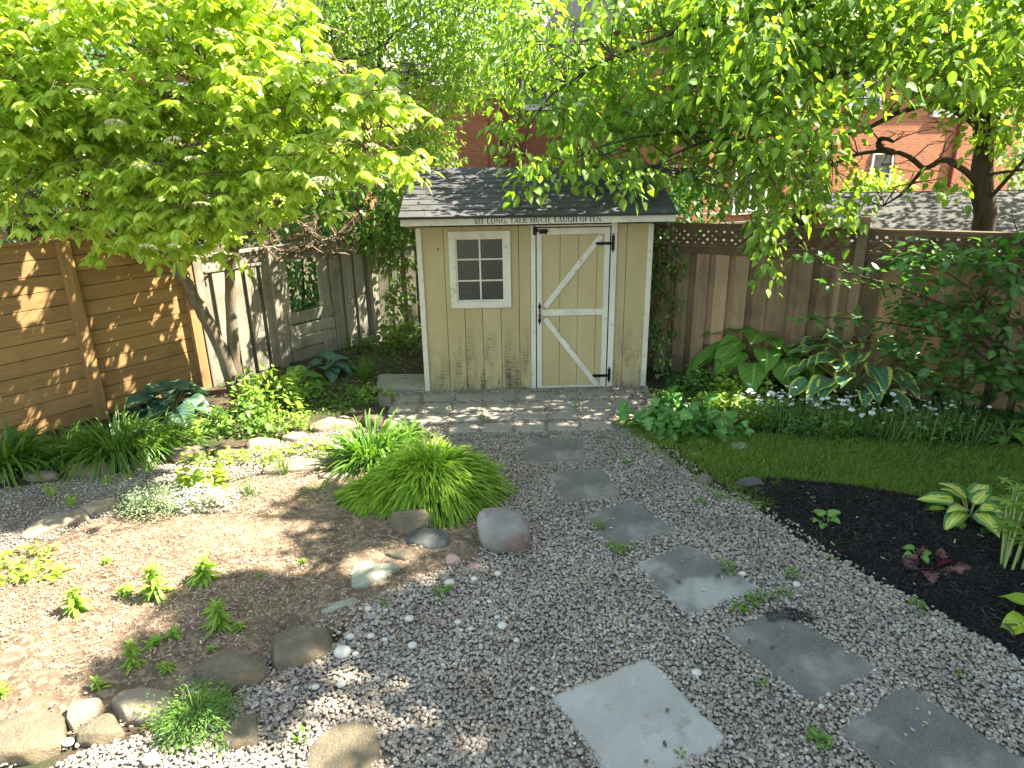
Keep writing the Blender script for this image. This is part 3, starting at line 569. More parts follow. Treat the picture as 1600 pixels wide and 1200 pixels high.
# window
def frame(mb, x0, x1, z0, z1, w, y0, y1):
    mb.box(x0, x1, y0, y1, z1-w, z1); mb.box(x0, x1, y0, y1, z0, z0+w); mb.box(x0, x0+w, y0, y1, z0+w, z1-w); mb.box(x1-w, x1, y0, y1, z0+w, z1-w)
mb = MB(); fw = (wx1-wx0)*.105; frame(mb, wx0, wx1, wz0, wz1, fw, -.026, -.002); win = mk('window_frame', mb, M['trim'], shed, bevel=.003)
mb = MB(); frame(mb, wx0+fw-.001, wx1-fw+.001, wz0+fw, wz1-fw, .018, -.012, .012)
xm = (wx0+wx1)/2; ih = (wz1-wz0-2*fw)/3; mb.box(xm-.009, xm+.009, -.010, .008, wz0+fw+.018, wz1-fw-.018)
for k in (1, 2):
    for a, b in ((wx0+fw+.018, xm-.009), (xm+.009, wx1-fw-.018)): mb.box(a, b, -.009, .008, wz0+fw+k*ih-.008, wz0+fw+k*ih+.008)
mk('muntins', mb, M['trim'], win, bevel=.002)
mb = MB(); mb.box(wx0+fw-.005, wx1-fw+.005, .012, .016, wz0+fw-.005, wz1-fw+.005); mk('pane', mb, M['pane'], win)
# door casing and door
mb = MB(); mb.box(dj[0], dj[1], -.024, -.001, 0, dz1+.03); mb.box(dj[6], dj[7], -.024, -.001, 0, dz1+.045); mb.box(dj[1], dj[6], -.018, -.001, dz1+.012, dz1+.03); mk('door_casing', mb, M['trim'], shed, bevel=.003)
mb = MB(); n = 4; dx0, dx1 = dj[2], dj[5]
gs = [dx0]+[C7(c, 700)[0] for c in (783, 869, 957)]+[dx1]
for a, b in zip(gs[:-1], gs[1:]): mb.box(a+.003, b-.003, -.004, .010, dz0, dz1)
mb.box(dx0+.01, dx1-.01, .011, .02, dz0, dz1)
M['doorp'] = vary('door_panel', (.37, .305, .165), (.43, .36, .205), 5, (1, 1, .35), bump=.25, bs=50, rough=.75)
door = mk('door', mb, M['doorp'], shed)
zt0 = C7(800, 357)[1]; zb1 = C7(800, 1083)[1]; zm0, zm1 = C7(800, 746)[1], C7(800, 716)[1]
mb = MB(); mb.box(dx0, dj[3], -.022, -.005, dz0, dz1); mb.box(dj[4], dx1, -.022, -.005, dz0, dz1); mb.box(dj[3], dj[4], -.021, -.005, zt0, dz1-.001)
mb.box(dj[3], dj[4], -.021, -.005, dz0, zb1); mb.box(dj[3], dj[4], -.020, -.005, zm0, zm1)
wdt = (zm1-zm0)*1.0
def brace(a, b, w, y0, y1):
    a, b = Vector((a[0], 0, a[1])), Vector((b[0], 0, b[1])); d = (b-a).normalized(); p = Vector((-d.z, 0, d.x))*w/2
    v = []
    for y in (y0, y1):
        for q in (a+p, a-p, b-p, b+p): v.append((q.x, y, q.z))
    mb.add(v, [(0, 1, 2, 3), (7, 6, 5, 4), (0, 4, 5, 1), (1, 5, 6, 2), (2, 6, 7, 3), (3, 7, 4, 0)])
brace(C7(712, 706), C7(984, 362), wdt*.85, -.019, -.005); brace(C7(712, 762), C7(962, 1080), wdt*.85, -.019, -.005)
mk('door_brace', mb, M['trim'], door, bevel=.002)
def strap(cx0, cx1, cy, ytop, ybot, pin):
    mb = MB(); (a, z), (b, _) = C7(cx0, cy), C7(cx1, cy); zt, zb = C7(pin, ytop)[1], C7(pin, ybot)[1]; px = C7(pin, cy)[0]
    mb.add([(a, -.030, z), (a+.02, -.030, z+.016), (a+.035, -.030, z+.006), (px-.02, -.030, z+.017), (px-.02, -.030, z-.017), (a+.035, -.030, z-.006), (a+.02, -.030, z-.016),
            (a, -.0235, z), (a+.02, -.0235, z+.016), (a+.035, -.0235, z+.006), (px-.02, -.0235, z+.017), (px-.02, -.0235, z-.017), (a+.035, -.0235, z-.006), (a+.02, -.0235, z-.016)],
           [(0, 1, 2), (2, 5, 6)]); mb.add([(a, -.030, z), (a+.035, -.030, z+.006), (px-.02, -.030, z+.017), (px-.02, -.030, z-.017), (a+.035, -.030, z-.006)], [(0, 4, 3, 2, 1)])
    mb.bar((a+.02, -.027, z), (px, -.027, z), .012, .03, up=(0, 0, 1)); mb.tube([(px, -.035, zb+.02), (px, -.035, zt-.02)], .009, 8)
    hh = (zt-zb)/2; zc = (zt+zb)/2
    mb.bar((px, -.030, zc-hh*.62), (px, -.030, zc+hh*.62), .03, .008, up=(0, 1, 0))
    for s in (-1, 1): mb.ico((px, -.030, zc+s*hh*.72), (.019, .006, .014), 2); mb.ico((px, -.030, zc+s*hh*.92), (.008, .006, .02), 2)
    mk('hinge', mb, M['iron'], shed, smooth=False)
strap(950, 1045, 400, 355, 437, 1038); strap(935, 1025, 1034, 995, 1062, 1018)
mb = MB(); hx, ht = C7(686, 685); _, hb = C7(686, 787); zc = (ht+hb)/2; hh = (ht-hb)/2
mb.tube([(hx, -.028, zc-hh*.55), (hx, -.055, zc-hh*.3), (hx, -.06, zc), (hx, -.055, zc+hh*.3), (hx, -.028, zc+hh*.55)], [.007, .009, .011, .009, .007], 8)
for s in (-1, 1): mb.ico((hx, -.025, zc+s*hh*.65), (.018, .005, .025), 2); mb.ico((hx, -.025, zc+s*hh*.9), (.007, .005, .018), 2)
mk('door_handle', mb, M['iron'], door, smooth=True)
mb = MB(); a = C7(660, 338); b = C7(722, 340); mb.bar((a[0], -.032, a[1]), (b[0]+.01, -.032, b[1]), .014, .014); mb.box(a[0]-.012, a[0]+.012, -.034, -.0245, a[1]-.045, a[1]+.045)
mb.box(C7(684, 0)[0], b[0], -.029, -.0225, b[1]-.028, b[1]+.02); mb.tube([(b[0]-.02, -.045, b[1]-.03), (b[0]-.02, -.045, b[1]+.01)], .008, 8); mb.box(a[0]+.02, a[0]+.04, -.040, -.0245, a[1]-.018, a[1]+.018)
mk('door_bolt', mb, M['iron'], shed, bevel=.001)
# roof
OV = .26; fz0, fz1 = SH(840, 350, OV)[1], SH(840, 337, OV)[1]; fx0 = SH(625, 345, OV)[0]; fx1 = SH(1056, 340, OV)[0]
print('fascia', fx0, fx1, fz0, fz1, WL)
mb = MB(); mb.box(fx0, fx1, -OV, -OV+.02, fz0, fz1); fas = mk('fascia', mb, M['trim'], shed, bevel=.002)
mb = MB(); mb.box(fx0+.02, fx1-.02, -OV+.02, 0, fz0+.012, fz0+.022); mk('soffit', mb, M['trim'], shed)
for k in (0, 1):
    x = fx0 if k == 0 else fx1-.02
    mb = MB(); mb.bar((x+.01, -OV+.03, fz1-.045), (x+.01, DEP/2, RZ-.045), .02, .085); mb.bar((x+.01, DEP/2, RZ-.045), (x+.01, DEP+OV, fz1-.045), .02, .085); mk('barge_board', mb, M['trim'], shed)
def shingle_roof(parent, x0, x1, y0, z0, y1, z1, mat, rows, tab=.3, name='roof', th=.02, seed=3, lf=.009):
    mb = MB(); r_ = random.Random(seed); d = Vector((0, y1-y0, z1-z0)); Ls = d.length; d.normalize(); nn = Vector((0, -d.z, d.y)) if d.y > 0 else Vector((0, d.z, -d.y)); e = Ls/rows
    o = Vector((0, y0, z0))
    mb.add([(x, *(o+d*s-nn*k)[1:]) for k in (0, th) for s in (-.02, Ls) for x in (x0, x1)], [(0, 1, 3, 2), (4, 6, 7, 5), (0, 4, 5, 1), (1, 5, 7, 3), (2, 3, 7, 6), (0, 2, 6, 4)], 1)
    for k in range(rows):
        x = x0-(r_.random()*tab*.8); s0 = k*e-(.02 if k == 0 else 0); 
        while x < x1:
            xe = x+tab*(1 if r_.random() < .8 else .6); a, b = max(x, x0)+.0015, min(xe, x1)-.0015
            if b-a > .01:
                q = s0+r_.uniform(-.004, .004); lift = lf+r_.random()*.002
                A = o+d*q+nn*lift; B = o+d*(s0+e*1.08)+nn*.003; A0 = o+d*q+nn*.001
                mb.add([(a, A.y, A.z), (b, A.y, A.z), (b, B.y, B.z), (a, B.y, B.z), (a, A0.y, A0.z), (b, A0.y, A0.z)], [(0, 1, 2, 3), (4, 5, 1, 0)])
            x = xe
    return mk(name, mb, [mat, M['shinglebase']], parent)
shingle_roof(shed, fx0-.01, fx1+.01, -OV-.02, fz1+.012, DEP/2, RZ+.01, M['shingle'], 9, .32)
shingle_roof(shed, fx0-.01, fx1+.01, DEP+OV, fz1+.012, DEP/2, RZ+.01, M['shingle'], 9, .32, seed=5)
mb = MB(); x = fx0
while x < fx1-.05:
    mb.add([(x, DEP/2-.11, RZ-.017), (x+.24, DEP/2-.11, RZ-.017), (x+.24, DEP/2, RZ+.035), (x, DEP/2, RZ+.035), (x, DEP/2+.11, RZ-.017), (x+.24, DEP/2+.11, RZ-.017)], [(0, 1, 2, 3), (3, 2, 5, 4)]); x += .235
mk('ridge_cap', mb, M['shingle'], shed)
# lettering on the fascia
TK, TN = .17, .07
def arc(cx, cy, rx, ry, a0, a1, n, tk): 
    out = []; an = [radians(a0+(a1-a0)*i/n) for i in range(n+1)]
    for p, q in zip(an[:-1], an[1:]):
        def w(t): return TN+(tk-TN)*abs(cos(t))
        out.append([(cx+rx*cos(p), cy+ry*sin(p)), (cx+(rx-w(p))*cos(p), cy+(ry-TN)*sin(p)), (cx+(rx-w(q))*cos(q), cy+(ry-TN)*sin(q)), (cx+rx*cos(q), cy+ry*sin(q))])
    return out
def st(x0, y0, x1, y1, w):
    if abs(y1-y0) < .02: return [(x0, y0-w/2), (x1, y0-w/2), (x1, y0+w/2), (x0, y0+w/2)]
    return [(x0-w/2, y0), (x0+w/2, y0), (x1+w/2, y1), (x1-w/2, y1)]
def serif(x, y, w=.34): return st(x-w/2, y+(.025 if y < .5 else -.025), x+w/2, y+(.025 if y < .5 else -.025), .05)
GL = {'I': (.36, [st(.18, 0, .18, 1, TK), serif(.18, 0), serif(.18, 1)]),
      'T': (.72, [st(.36, 0, .36, .95, TK), serif(.36, 0), st(.02, .965, .70, .965, .07), st(.04, .80, .04, .95, .05), st(.68, .80, .68, .95, .05)]),
      'L': (.66, [st(.17, 0, .17, 1, TK), serif(.17, 1), st(.02, .035, .62, .035, .07), st(.62, .03, .62, .22, .05)]),
      'F': (.62, [st(.17, 0, .17, 1, TK), serif(.17, 0), st(.02, .965, .58, .965, .07), st(.57, .78, .57, .95, .05), st(.2, .5, .45, .5, .07), st(.45, .4, .45, .6, .05)]),
      'E': (.66, [st(.17, 0, .17, 1, TK), st(.02, .965, .58, .965, .07), st(.57, .78, .57, .95, .05), st(.2, .5, .45, .5, .07), st(.45, .4, .45, .6, .05), st(.02, .035, .62, .035, .07), st(.61, .05, .61, .24, .05)]),
      'H': (.84, [st(.17, 0, .17, 1, TK), st(.67, 0, .67, 1, TK), st(.2, .5, .64, .5, .07)]+[serif(x, y) for x in (.17, .67) for y in (0, 1)]),
      'N': (.86, [st(.13, 0, .13, 1, TN), st(.72, 0, .72, 1, TN), st(.72, 0, .13, 1, TK), serif(.13, 0, .26), serif(.72, 1, .26)]),
      'M': (1.0, [st(.13, 0, .13, 1, TN), st(.84, 0, .84, 1, TK), st(.48, .05, .16, 1, TK*.9), st(.48, .05, .82, 1, TN), serif(.13, 0, .26), serif(.84, 0), serif(.88, 1, .2)]),
      'A': (.82, [st(.08, 0, .41, 1, TN), st(.70, 0, .41, 1, TK), st(.2, .33, .6, .33, .06), serif(.08, 0, .22), serif(.70, 0, .3)]),
      'K': (.80, [st(.17, 0, .17, 1, TK), serif(.17, 0), serif(.17, 1), st(.24, .42, .64, 1, TN), st(.68, 0, .36, .58, TK), serif(.66, 1, .22), serif(.68, 0, .26)]),
      'U': (.82, [st(.17, .3, .17, 1, TK), st(.66, .3, .66, 1, TN), serif(.17, 1), serif(.66, 1, .24)]+arc(.39, .32, .305, .33, 180, 360, 8, TK)),
      'O': (.86, arc(.42, .5, .40, .51, 0, 360, 20, TK)),
      'C': (.78, arc(.42, .5, .40, .51, 45, 315, 15, TK)+[st(.71, .74, .71, .97, .05), st(.71, .05, .71, .2, .05)]),
      'G': (.86, arc(.42, .5, .40, .51, 45, 320, 15, TK)+[st(.71, .74, .71, .97, .05), st(.70, .06, .70, .44, TK*.8), serif(.70, .44, .26)]),
      'S': (.62, arc(.3, .745, .25, .255, 30, 250, 10, TK*.9)+[[(.12, .60), (.22, .70), (.50, .42), (.40, .32)]]+arc(.3, .255, .25, .255, -150, 70, 10, TK*.9)+[st(.53, .76, .53, .96, .05), st(.06, .05, .06, .26, .05)]),
      ',': (.26, [[(.04, -.2), (.1, -.2), (.2, .1), (.06, .12)]]), '.': (.26, [st(.12, 0, .12, .15, .16)]), ' ': (.34, [])}
txt = 'SIT LONG, TALK MUCH, LAUGH OFTEN.'; tot = sum(GL[c][0]+.06 for c in txt)
ta = SH(741, 347, OV)[0]; tb = SH(943, 342, OV)[0]; hcap = (fz1-fz0)*.62; k = (tb-ta)/tot; x = ta; mb = MB(); zb = fz0+(fz1-fz0)*.16
for ch in txt:
    w, strokes = GL[ch]; mb = MB()
    for si, q in enumerate(strokes):
        yy = -OV-.0012-.0002*si; v = [(x+a*k, yy, zb+b*hcap) for a, b in q]; v2 = [(a, -OV+.003, c) for a, _, c in v]
        mb.add(v+v2, [(0, 1, 2, 3), (0, 4, 5, 1), (1, 5, 6, 2), (2, 6, 7, 3), (3, 7, 4, 0)])
    if strokes: mk('letter' if ch.isalpha() else 'punctuation_mark', mb, M['iron'], fas)
    x += (w+.06)*k
# ------------------------------------------------------------------ fences
def fence_thing(name, lab, A, B, **kw):
    d = B-A; t = thing(name, lab, 'fence', (A.x, A.y, 0), atan2(d.y, d.x)); return t, Vector((d.x, d.y, 0)).length
def lattice(par, x0, x1, z0, z1, y, mat, sw=.036, pitch=.088):
    mb = MB(); H = z1-z0; n = int((x1-x0+H)/pitch)+2
    for sgn, yy in ((1, y), (-1, y+.008)):
        for k in range(-1, n):
            xa = x0-H+k*pitch if sgn > 0 else x0+k*pitch; pts = []
            # strip from (xa, z0) to (xa+H, z1) or leaning the other way, clipped to the panel
            ax, az, bx, bz = (xa, z0, xa+H, z1) if sgn > 0 else (xa, z0, xa-H, z1)
            def clip(ax, az, bx, bz):
                t0, t1 = 0., 1.; dx = bx-ax
                for lim, s in ((x0, 1), (x1, -1)):
                    fa, fb = s*(ax-lim), s*(bx-lim)
                    if fa < 0 and fb < 0: return None
                    if fa < 0: t0 = max(t0, fa/(fa-fb))
                    if fb < 0: t1 = min(t1, fa/(fa-fb))
                if t1-t0 < .05: return None
                return ax+dx*t0, az+(bz-az)*t0, ax+dx*t1, az+(bz-az)*t1
            c = clip(ax, az, bx, bz)
            if c: mb.bar((c[0], yy, c[1]), (c[2], yy, c[3]), .006, sw, up=(-.7*sgn, 0, .7))
    return mk('lattice', mb, mat, par)
def vboards(par, x0, x1, z0, z1, mat, bw=.14, step=.21, y=0., skip=None, jit=.01, name='board_panel'):
    mb = MB(); x = x0; k = 0
    while x < x1:
        if not (skip and skip[0] < x+bw/2 < skip[1]):
            mb.box(x, min(x+bw, x1), y-.018, y, z0+rng.random()*jit, z1+rng.normal()*jit*.5)
        xb = x+step/2
        if not (skip and skip[0] < xb+bw/2 < skip[1]) and xb+bw < x1+.05: mb.box(xb, xb+bw, y+.040, y+.058, z0+rng.random()*jit, z1+rng.normal()*jit*.5)
        x += step
    return mk(name, mb, mat, par, bevel=.003)
# right fence
R0 = PY(1050, 348, 7.75); ZT = R0.z; R0 = Vector((R0.x, R0.y, 0))
R1 = G(1600, 364, ZT); R1 = Vector((R1.x, R1.y, 0)); print('right fence', ZT, R0, R1)
dR = (R1-R0).normalized(); R0 = R0-dR*.55; R1 = R1+dR*3
fr, L = fence_thing('wooden_fence', 'brown wooden board fence with a lattice top running right of the shed', R0, R1)
def RF(u, v): w = PXY(u, v, R0, dR) if 0 else None; o = R0; n_ = Vector((-dR.y, dR.x, 0)); d = ray(u, v); t = n_.dot(o)/n_.dot(d); w = Vector((d.x*t, d.y*t, CH+d.z*t)); return (w-R0).dot(dR), w.z
zl = RF(1200, 389)[1]; print('lattice bottom', zl)
vboards(fr, .0, L, 0, zl-.03, M['brownwood'], .145, .215, 0.)
lattice(fr, 0, L, zl+.02, ZT-.03, .01, M['latt'])
mb = MB(); mb.box(0, L, -.032, -.019, zl-.085, zl-.0); mb.box(0, L, -.045, .06, zl, zl+.022); mk('rail', mb, M['latt'], fr, bevel=.002)
mb = MB(); mb.box(0, L, -.05, .06, ZT-.03, ZT); mb.box(0, L, -.02, -.006, ZT-.07, ZT-.031); mk('top_rail', mb, M['latt'], fr, bevel=.002)
px = RF(1343, 400)[0]
for q, zt in ((px, RF(1343, 337)[1]), (px-2.35, ZT-.04), (px+2.4, ZT+.05), (px+4.4, ZT+.05)):
    if 0 < q < L: mb = MB(); mb.box(q-.05, q+.05, -.12 if q == px else -.06, -.051, 0, zt); mk('post', mb, M['brownwood'] if q != px else M['brownwood'], fr, bevel=.004)
# left stained fence of horizontal boards
A = G(-260, 775); A = Vector((A.x, A.y, 0)); E = G(326, 604); E = Vector((E.x, E.y, 0)); dL = (E-A).normalized()
fl, L = fence_thing('plank_fence', 'golden brown fence of wide horizontal planks at the left edge', A, E)
def LF(u, v): o = A; n_ = Vector((-dL.y, dL.x, 0)); d = ray(u, v); t = n_.dot(o)/n_.dot(d); w = Vector((d.x*t, d.y*t, CH+d.z*t)); return (w-A).dot(dL), w.z
print('left fence top', LF(0, 387), LF(105, 379), LF(330, 370), LF(0, 440), LF(0, 583))
zt = LF(50, 383)[1]; nb = 12; bh = zt/nb; pp = LF(118, 480)[0]; mb = MB()
for k in range(nb):
    for a, b in ((0, pp), (pp+.004, L)): mb.box(a, b, 0, .022, k*bh+.012+.003, (k+1)*bh+.008)
mk('plank_panel', mb, M['tanwood'], fl, bevel=.002); mb = MB(); mb.box(0, L, .024, .034, .0, zt); mk('backing', mb, M['groove'], fl)  # dark colour on the backing stands in for shade in the plank gaps
for q in (pp, L-.045, pp-2.2):
    mb = MB(); mb.box(q-.055, q+.055, -.075, -.002, 0, zt+.01); mk('post', mb, M['tanpost'], fl, bevel=.004)
mb = MB(); mb.box(0, L, -.03, .05, zt+.012, zt+.035); mk('top_cap', mb, M['tanwood'], fl, bevel=.002)
# weathered grey fence to the back corner
Cn = G(590, 531); Cn = Vector((Cn.x, Cn.y, 0)); A2 = E+dL*.05; dG = (Cn-A2).normalized(); print('corner', Cn)
fg, L = fence_thing('weathered_fence', 'weathered grey board fence with a patched gap behind the leaning trunks', A2, Cn)
def GF(u, v): o = A2; n_ = Vector((-dG.y, dG.x, 0)); d = ray(u, v); t = n_.dot(o)/n_.dot(d); w = Vector((d.x*t, d.y*t, CH+d.z*t)); return (w-A2).dot(dG), w.z
zg = GF(420, 403)[1]; zg2 = GF(570, 397)[1]; h0, hz0 = GF(448, 430); h1, hz1 = GF(492, 430); ph = GF(470, 483)[1]; zlt = GF(580, 366)[1]; print('grey', zg, zg2, h0, h1, ph, zlt)
zG = (zg+zg2)/2
vboards(fg, 0, L, .0, zG, M['oldwood'], .15, .20, 0., skip=(h0-.05, h1+.08), jit=.03)
pb0, pb1 = h0-.08, GF(522, 520)[0]
mb = MB(); hh = (ph-.02)/4
for k in range(4): mb.add(*(lambda t: t)(([(pb0+.0, -.04, .02+k*hh), (pb1, -.04, .0+k*hh+.03), (pb1, -.04, k*hh+hh*.82+.03), (pb0, -.04, .02+k*hh+hh*.85), (pb0, -.02, .02+k*hh), (pb1, -.02, k*hh+.03), (pb1, -.02, k*hh+hh*.82+.03), (pb0, -.02, .02+k*hh+hh*.85)], [(0, 1, 2, 3), (4, 7, 6, 5), (0, 4, 5, 1), (3, 2, 6, 7), (0, 3, 7, 4), (1, 5, 6, 2)])))
mk('patch_slats', mb, M['oldwood'], fg, bevel=.003)
lattice(fg, 0, L, zG+.03, zlt-.02, .01, M['oldwood'])
mb = MB(); mb.box(0, L, -.03, .05, zG+.0, zG+.03); mb.box(0, L, -.03, .05, zlt-.02, zlt+.01); mb.box(0, L, .042, .08, .35, .43); mk('rail', mb, M['oldwood'], fg, bevel=.002)
for q in (.02, h0-.22, L-.03): mb = MB(); mb.box(q-.05, q+.05, -.09, -.02, 0, zlt+.02); mk('post', mb, M['oldwood'], fg, bevel=.004)
# fence behind the shed
dB = Vector((1, .42, 0)).normalized(); B1 = Cn+dB*8.5
fb, L = fence_thing('back_fence', 'sunlit weathered board fence glimpsed between the grey fence and the shed', Cn+dB*.06, B1)
vboards(fb, .02, L, 0, zG, M['oldwood'], .14, .2, 0, jit=.03); lattice(fb, 0, 4, zG+.03, zlt-.02, .01, M['oldwood'])
mb = MB(); mb.box(0, L, -.03, .05, zG, zG+.03); mb.box(0, L, -.03, .05, zlt-.02, zlt+.01); mk('rail', mb, M['oldwood'], fb)
# ------------------------------------------------------------------ houses
def brick(name, c1, c2, mort):
    s = NT(name); sep = s.new('ShaderNodeSeparateXYZ'); s.link(s.tc.outputs['Object'], sep.inputs[0]); cb = s.new('ShaderNodeCombineXYZ')
    s.link(s.math('ADD', sep.outputs[0], sep.outputs[1]), cb.inputs[0]); s.link(sep.outputs[2], cb.inputs[1])
    b = s.new('ShaderNodeTexBrick'); b.inputs['Scale'].default_value = 1; b.inputs['Brick Width'].default_value = .22; b.inputs['Row Height'].default_value = .075; b.inputs['Mortar Size'].default_value = .008
    b.inputs['Color1'].default_value = (*c1, 1); b.inputs['Color2'].default_value = (*c2, 1); b.inputs['Mortar'].default_value = (*mort, 1); s.link(cb.outputs[0], b.inputs[0])
    c = s.mix(s.math('MULTIPLY', s.noise(s.coord(), 1.2, 4), .4), b.outputs[0], tuple(x*.6 for x in c1)); s.bump(s.math('SUBTRACT', 1., b.outputs['Fac']), .4, .01); return s.fin(c, .9)
M['brick'] = brick('red_brick', (.25, .066, .03), (.33, .11, .052), (.24, .165, .115)); M['brick2'] = brick('orange_brick', (.30, .09, .038), (.38, .14, .06), (.27, .19, .13))
M['pvc'] = flat('white_window_frame', (.7, .7, .68), .4); M['gutter'] = flat('white_gutter', (.6, .6, .57), .4); M['pipe'] = flat('red_downspout', (.30, .075, .05), .4)
def house(name, lab, p, rz, w, d, h, rh, mat, wins, over=.4, hip=.0, pipes=()):
    t = thing(name, lab, 'house', (p[0], p[1], 0), rz)
    mb = MB(); mb.box(0, w, 0, d, 0, h); mk('wall', mb, mat, t)
    o = over; e = h-.02; r0 = rh; sl = hip
    mb = MB(); mb.add([(-o, -o, e), (w+o, -o, e), (w+o, d+o, e), (-o, d+o, e), (-o+sl, d/2, e+r0), (w+o-sl, d/2, e+r0)], [(3, 2, 1, 0)]); mb.add([(-o, -o, e+.01), (w+o, -o, e+.01), (w+o-sl, d/2, e+r0), (-o+sl, d/2, e+r0), (w+o, d+o, e+.01), (-o, d+o, e+.01)], [(0, 1, 2, 3), (3, 2, 4, 5)]); mb.F.append((np.array([(7, 10, 8)])-0, 0)); mb.F.append((np.array([(6, 9, 11)]), 0))
    rf = mk('roof', mb, M['rooftex'], t)
    mb = MB(); mb.box(-o, w+o, -o-.1, -o, e-.1, e+.03); mk('gutter', mb, M['gutter'], t)
    for x0, z0, ww, wh, side in wins:
        mb = MB(); mp = MB(); nx = 2 if ww > .9 else 1; f = .08
        if side == 'f':
            frame(mb, x0, x0+ww, z0, z0+wh, f, -.05, -.001); mp.box(x0+f, x0+ww-f, -.012, -.001, z0+f, z0+wh-f)
            if nx == 2: mb.box(x0+ww/2-.03, x0+ww/2+.03, -.045, -.013, z0+f, z0+wh-f)
            mb.box(x0-.05, x0+ww+.05, -.1, -.001, z0-.08, z0-.001)
        wf = mk('window', mb, M['pvc'], t, bevel=.006); mk('pane', mp, M['hpane'], wf)
    for x in pipes: mb = MB(); mb.box(x, x+.12, -.13, -.01, 0, h-.1); mk('downspout', mb, M['pipe'], t, bevel=.02)
    return t
M['rooftex'] = shingle('house_roof', (.10, .095, .095), (.17, .165, .16))
def hx(u, v, Y): q = PY(u, v, Y); return q
q = PY(775, 300, 22); top = PY(900, 104, 22).z; print('houseA eave', top)
house('brick_house', 'two storey red brick house with grey roof seen through the leaves above the shed', (q.x, 22, 0), .07, 7.2, 8, top, 2.6, M['brick'],
      [(PY(815, 160, 22).x-q.x, PY(815, 168, 22).z, .85, 1.0, 'f'), (PY(873, 160, 22).x-q.x, PY(815, 168, 22).z+.1, .85, 1.25, 'f'), (PY(960, 160, 22).x-q.x, PY(815, 168, 22).z, 1.3, 1.1, 'f'), (1.2, .6, 1.2, 1.3, 'f')], hip=3.0, pipes=(.2, 7.0))
q = PY(690, 300, 20.5); top = PY(730, 128, 20.5).z
house('brick_wing', 'lower sunlit brick house wing left of the red brick house', (q.x, 20.2, 0), .5, 2.0, 4, top, .9, M['brick2'], [], over=.2, pipes=(1.6,))
q = PY(1078, 300, 17.5); top = 5.6
house('brick_bay_house', 'orange brick house with white windows behind the fence at right', (q.x, 17.4, 0), .42, 13, 8, top, 2.8, M['brick2'],
      [(1.35, PY(1180, 330, 18).z, 1.15, 1.45, 'f'), (3.6, .9, 1.0, 1.5, 'f'), (6.3, .9, .9, 1.5, 'f'), (1.3, 3.6, 1.1, 1.2, 'f'), (5.0, 3.6, 1.3, 1.2, 'f'), (8.5, 3.4, 1.3, 1.3, 'f')], pipes=(2.9, 9.8))
q = PY(330, 300, 24)
house('brick_house', 'dark brick house hidden behind the trees at the upper left', (q.x-8, 23, 0), -.1, 13, 8, 5.6, 2.8, M['brick'], [(3, 3.4, 1.2, 1.3, 'f'), (8, 3.4, 1.2, 1.3, 'f')])
# brick house added out of frame beyond the right fence to shade the garden
house('brick_house', 'tall red brick house added unseen beyond the right fence to shade the garden', (6.7, 6.7, 0), -pi/2, 14, 7, 7.7, 1.6, M['brick'], [(2, 3.4, 1.3, 1.3, 'f'), (6, 3.4, 1.3, 1.3, 'f'), (2.2, .9, 1.3, 1.3, 'f')], hip=2.5)
# shed / garage roof behind the right fence
ga = PY(1278, 302, 11.6); gz = ga.z; ge = PY(1275, 352, 10.3).z-.1
gt = thing('garage', 'low garage with weathered shingle roof behind the right fence', 'garage', (ga.x, 10.3, 0), -.04)
print('garage', gz, ge)
mb = MB(); mb.box(.1, 7, 0, 2.7, 0, ge-.05); mb.add([(.1, 0, ge-.05), (.1, 2.7, ge-.05), (.1, 1.3, gz-.08)], [(0, 2, 1)]); mk('wall', mb, M['brick2'], gt)
shingle_roof(gt, -.12, 7.5, -.25, ge-.12, 1.3, gz, M['shinglew'], 8, .33, seed=9, lf=.004); shingle_roof(gt, -.12, 7.5, 2.95, ge-.12, 1.3, gz, M['shinglew'], 8, .33, seed=10)
mb = MB(); mb.bar((-.14, -.27, ge-.2), (-.14, 1.3, gz-.06), .025, .14); mb.bar((-.14, 1.3, gz-.06), (-.14, 2.95, ge-.2), .025, .14); mk('barge_board', mb, M['tanpost'], gt)
# ------------------------------------------------------------------ leaf materials
M['l_dog'] = leafmat('viburnum_leaf', (.22, .36, .03), (.50, .62, .13), .42, tcol=(1.6, 1.6, .4))
M['l_mul'] = leafmat('mulberry_leaf', (.08, .18, .035), (.27, .39, .07), .45, rough=.55, spec=.25, tcol=(1.8, 1.8, .5))
M['l_mid'] = leafmat('locust_leaf', (.13, .23, .04), (.28, .38, .08), .45, tcol=(1.6, 1.7, .5), vein=0)
M['l_dark'] = leafmat('shrub_leaf', (.045, .12, .025), (.09, .20, .04), .35, tcol=(1.6, 1.9, .6))
M['l_vine'] = leafmat('vine_leaf', (.06, .14, .025), (.16, .26, .05), .4)
M['l_hakone'] = leafmat('hakone_blade', (.16, .33, .025), (.40, .54, .07), .4, .4, vein=0)
M['l_grass'] = leafmat('grass_blade', (.08, .18, .025), (.18, .30, .05), .35, .35, vein=0)
M['l_lily'] = leafmat('daylily_blade', (.08, .19, .025), (.16, .29, .04), .35, .35, vein=0)
M['l_lawn'] = leafmat('lawn_blade', (.10, .20, .02), (.28, .38, .06), .3, .5, vein=0)
M['l_bluehosta'] = leafmat('blue_hosta', (.05, .115, .075), (.09, .17, .12), .2, .5, tcol=(1, 1.5, .7))
M['l_hosta'] = leafmat('green_hosta', (.10, .23, .035), (.17, .31, .06), .3, .38)
M['l_lime'] = leafmat('lime_hosta', (.24, .38, .03), (.36, .48, .05), .3, .4)
M['l_varhosta'] = leafmat('margined_hosta', (.075, .17, .085), (.12, .24, .12), .2, .4, margin=(.50, .55, .13), mstart=.70, tcol=(1, 1.5, .7))
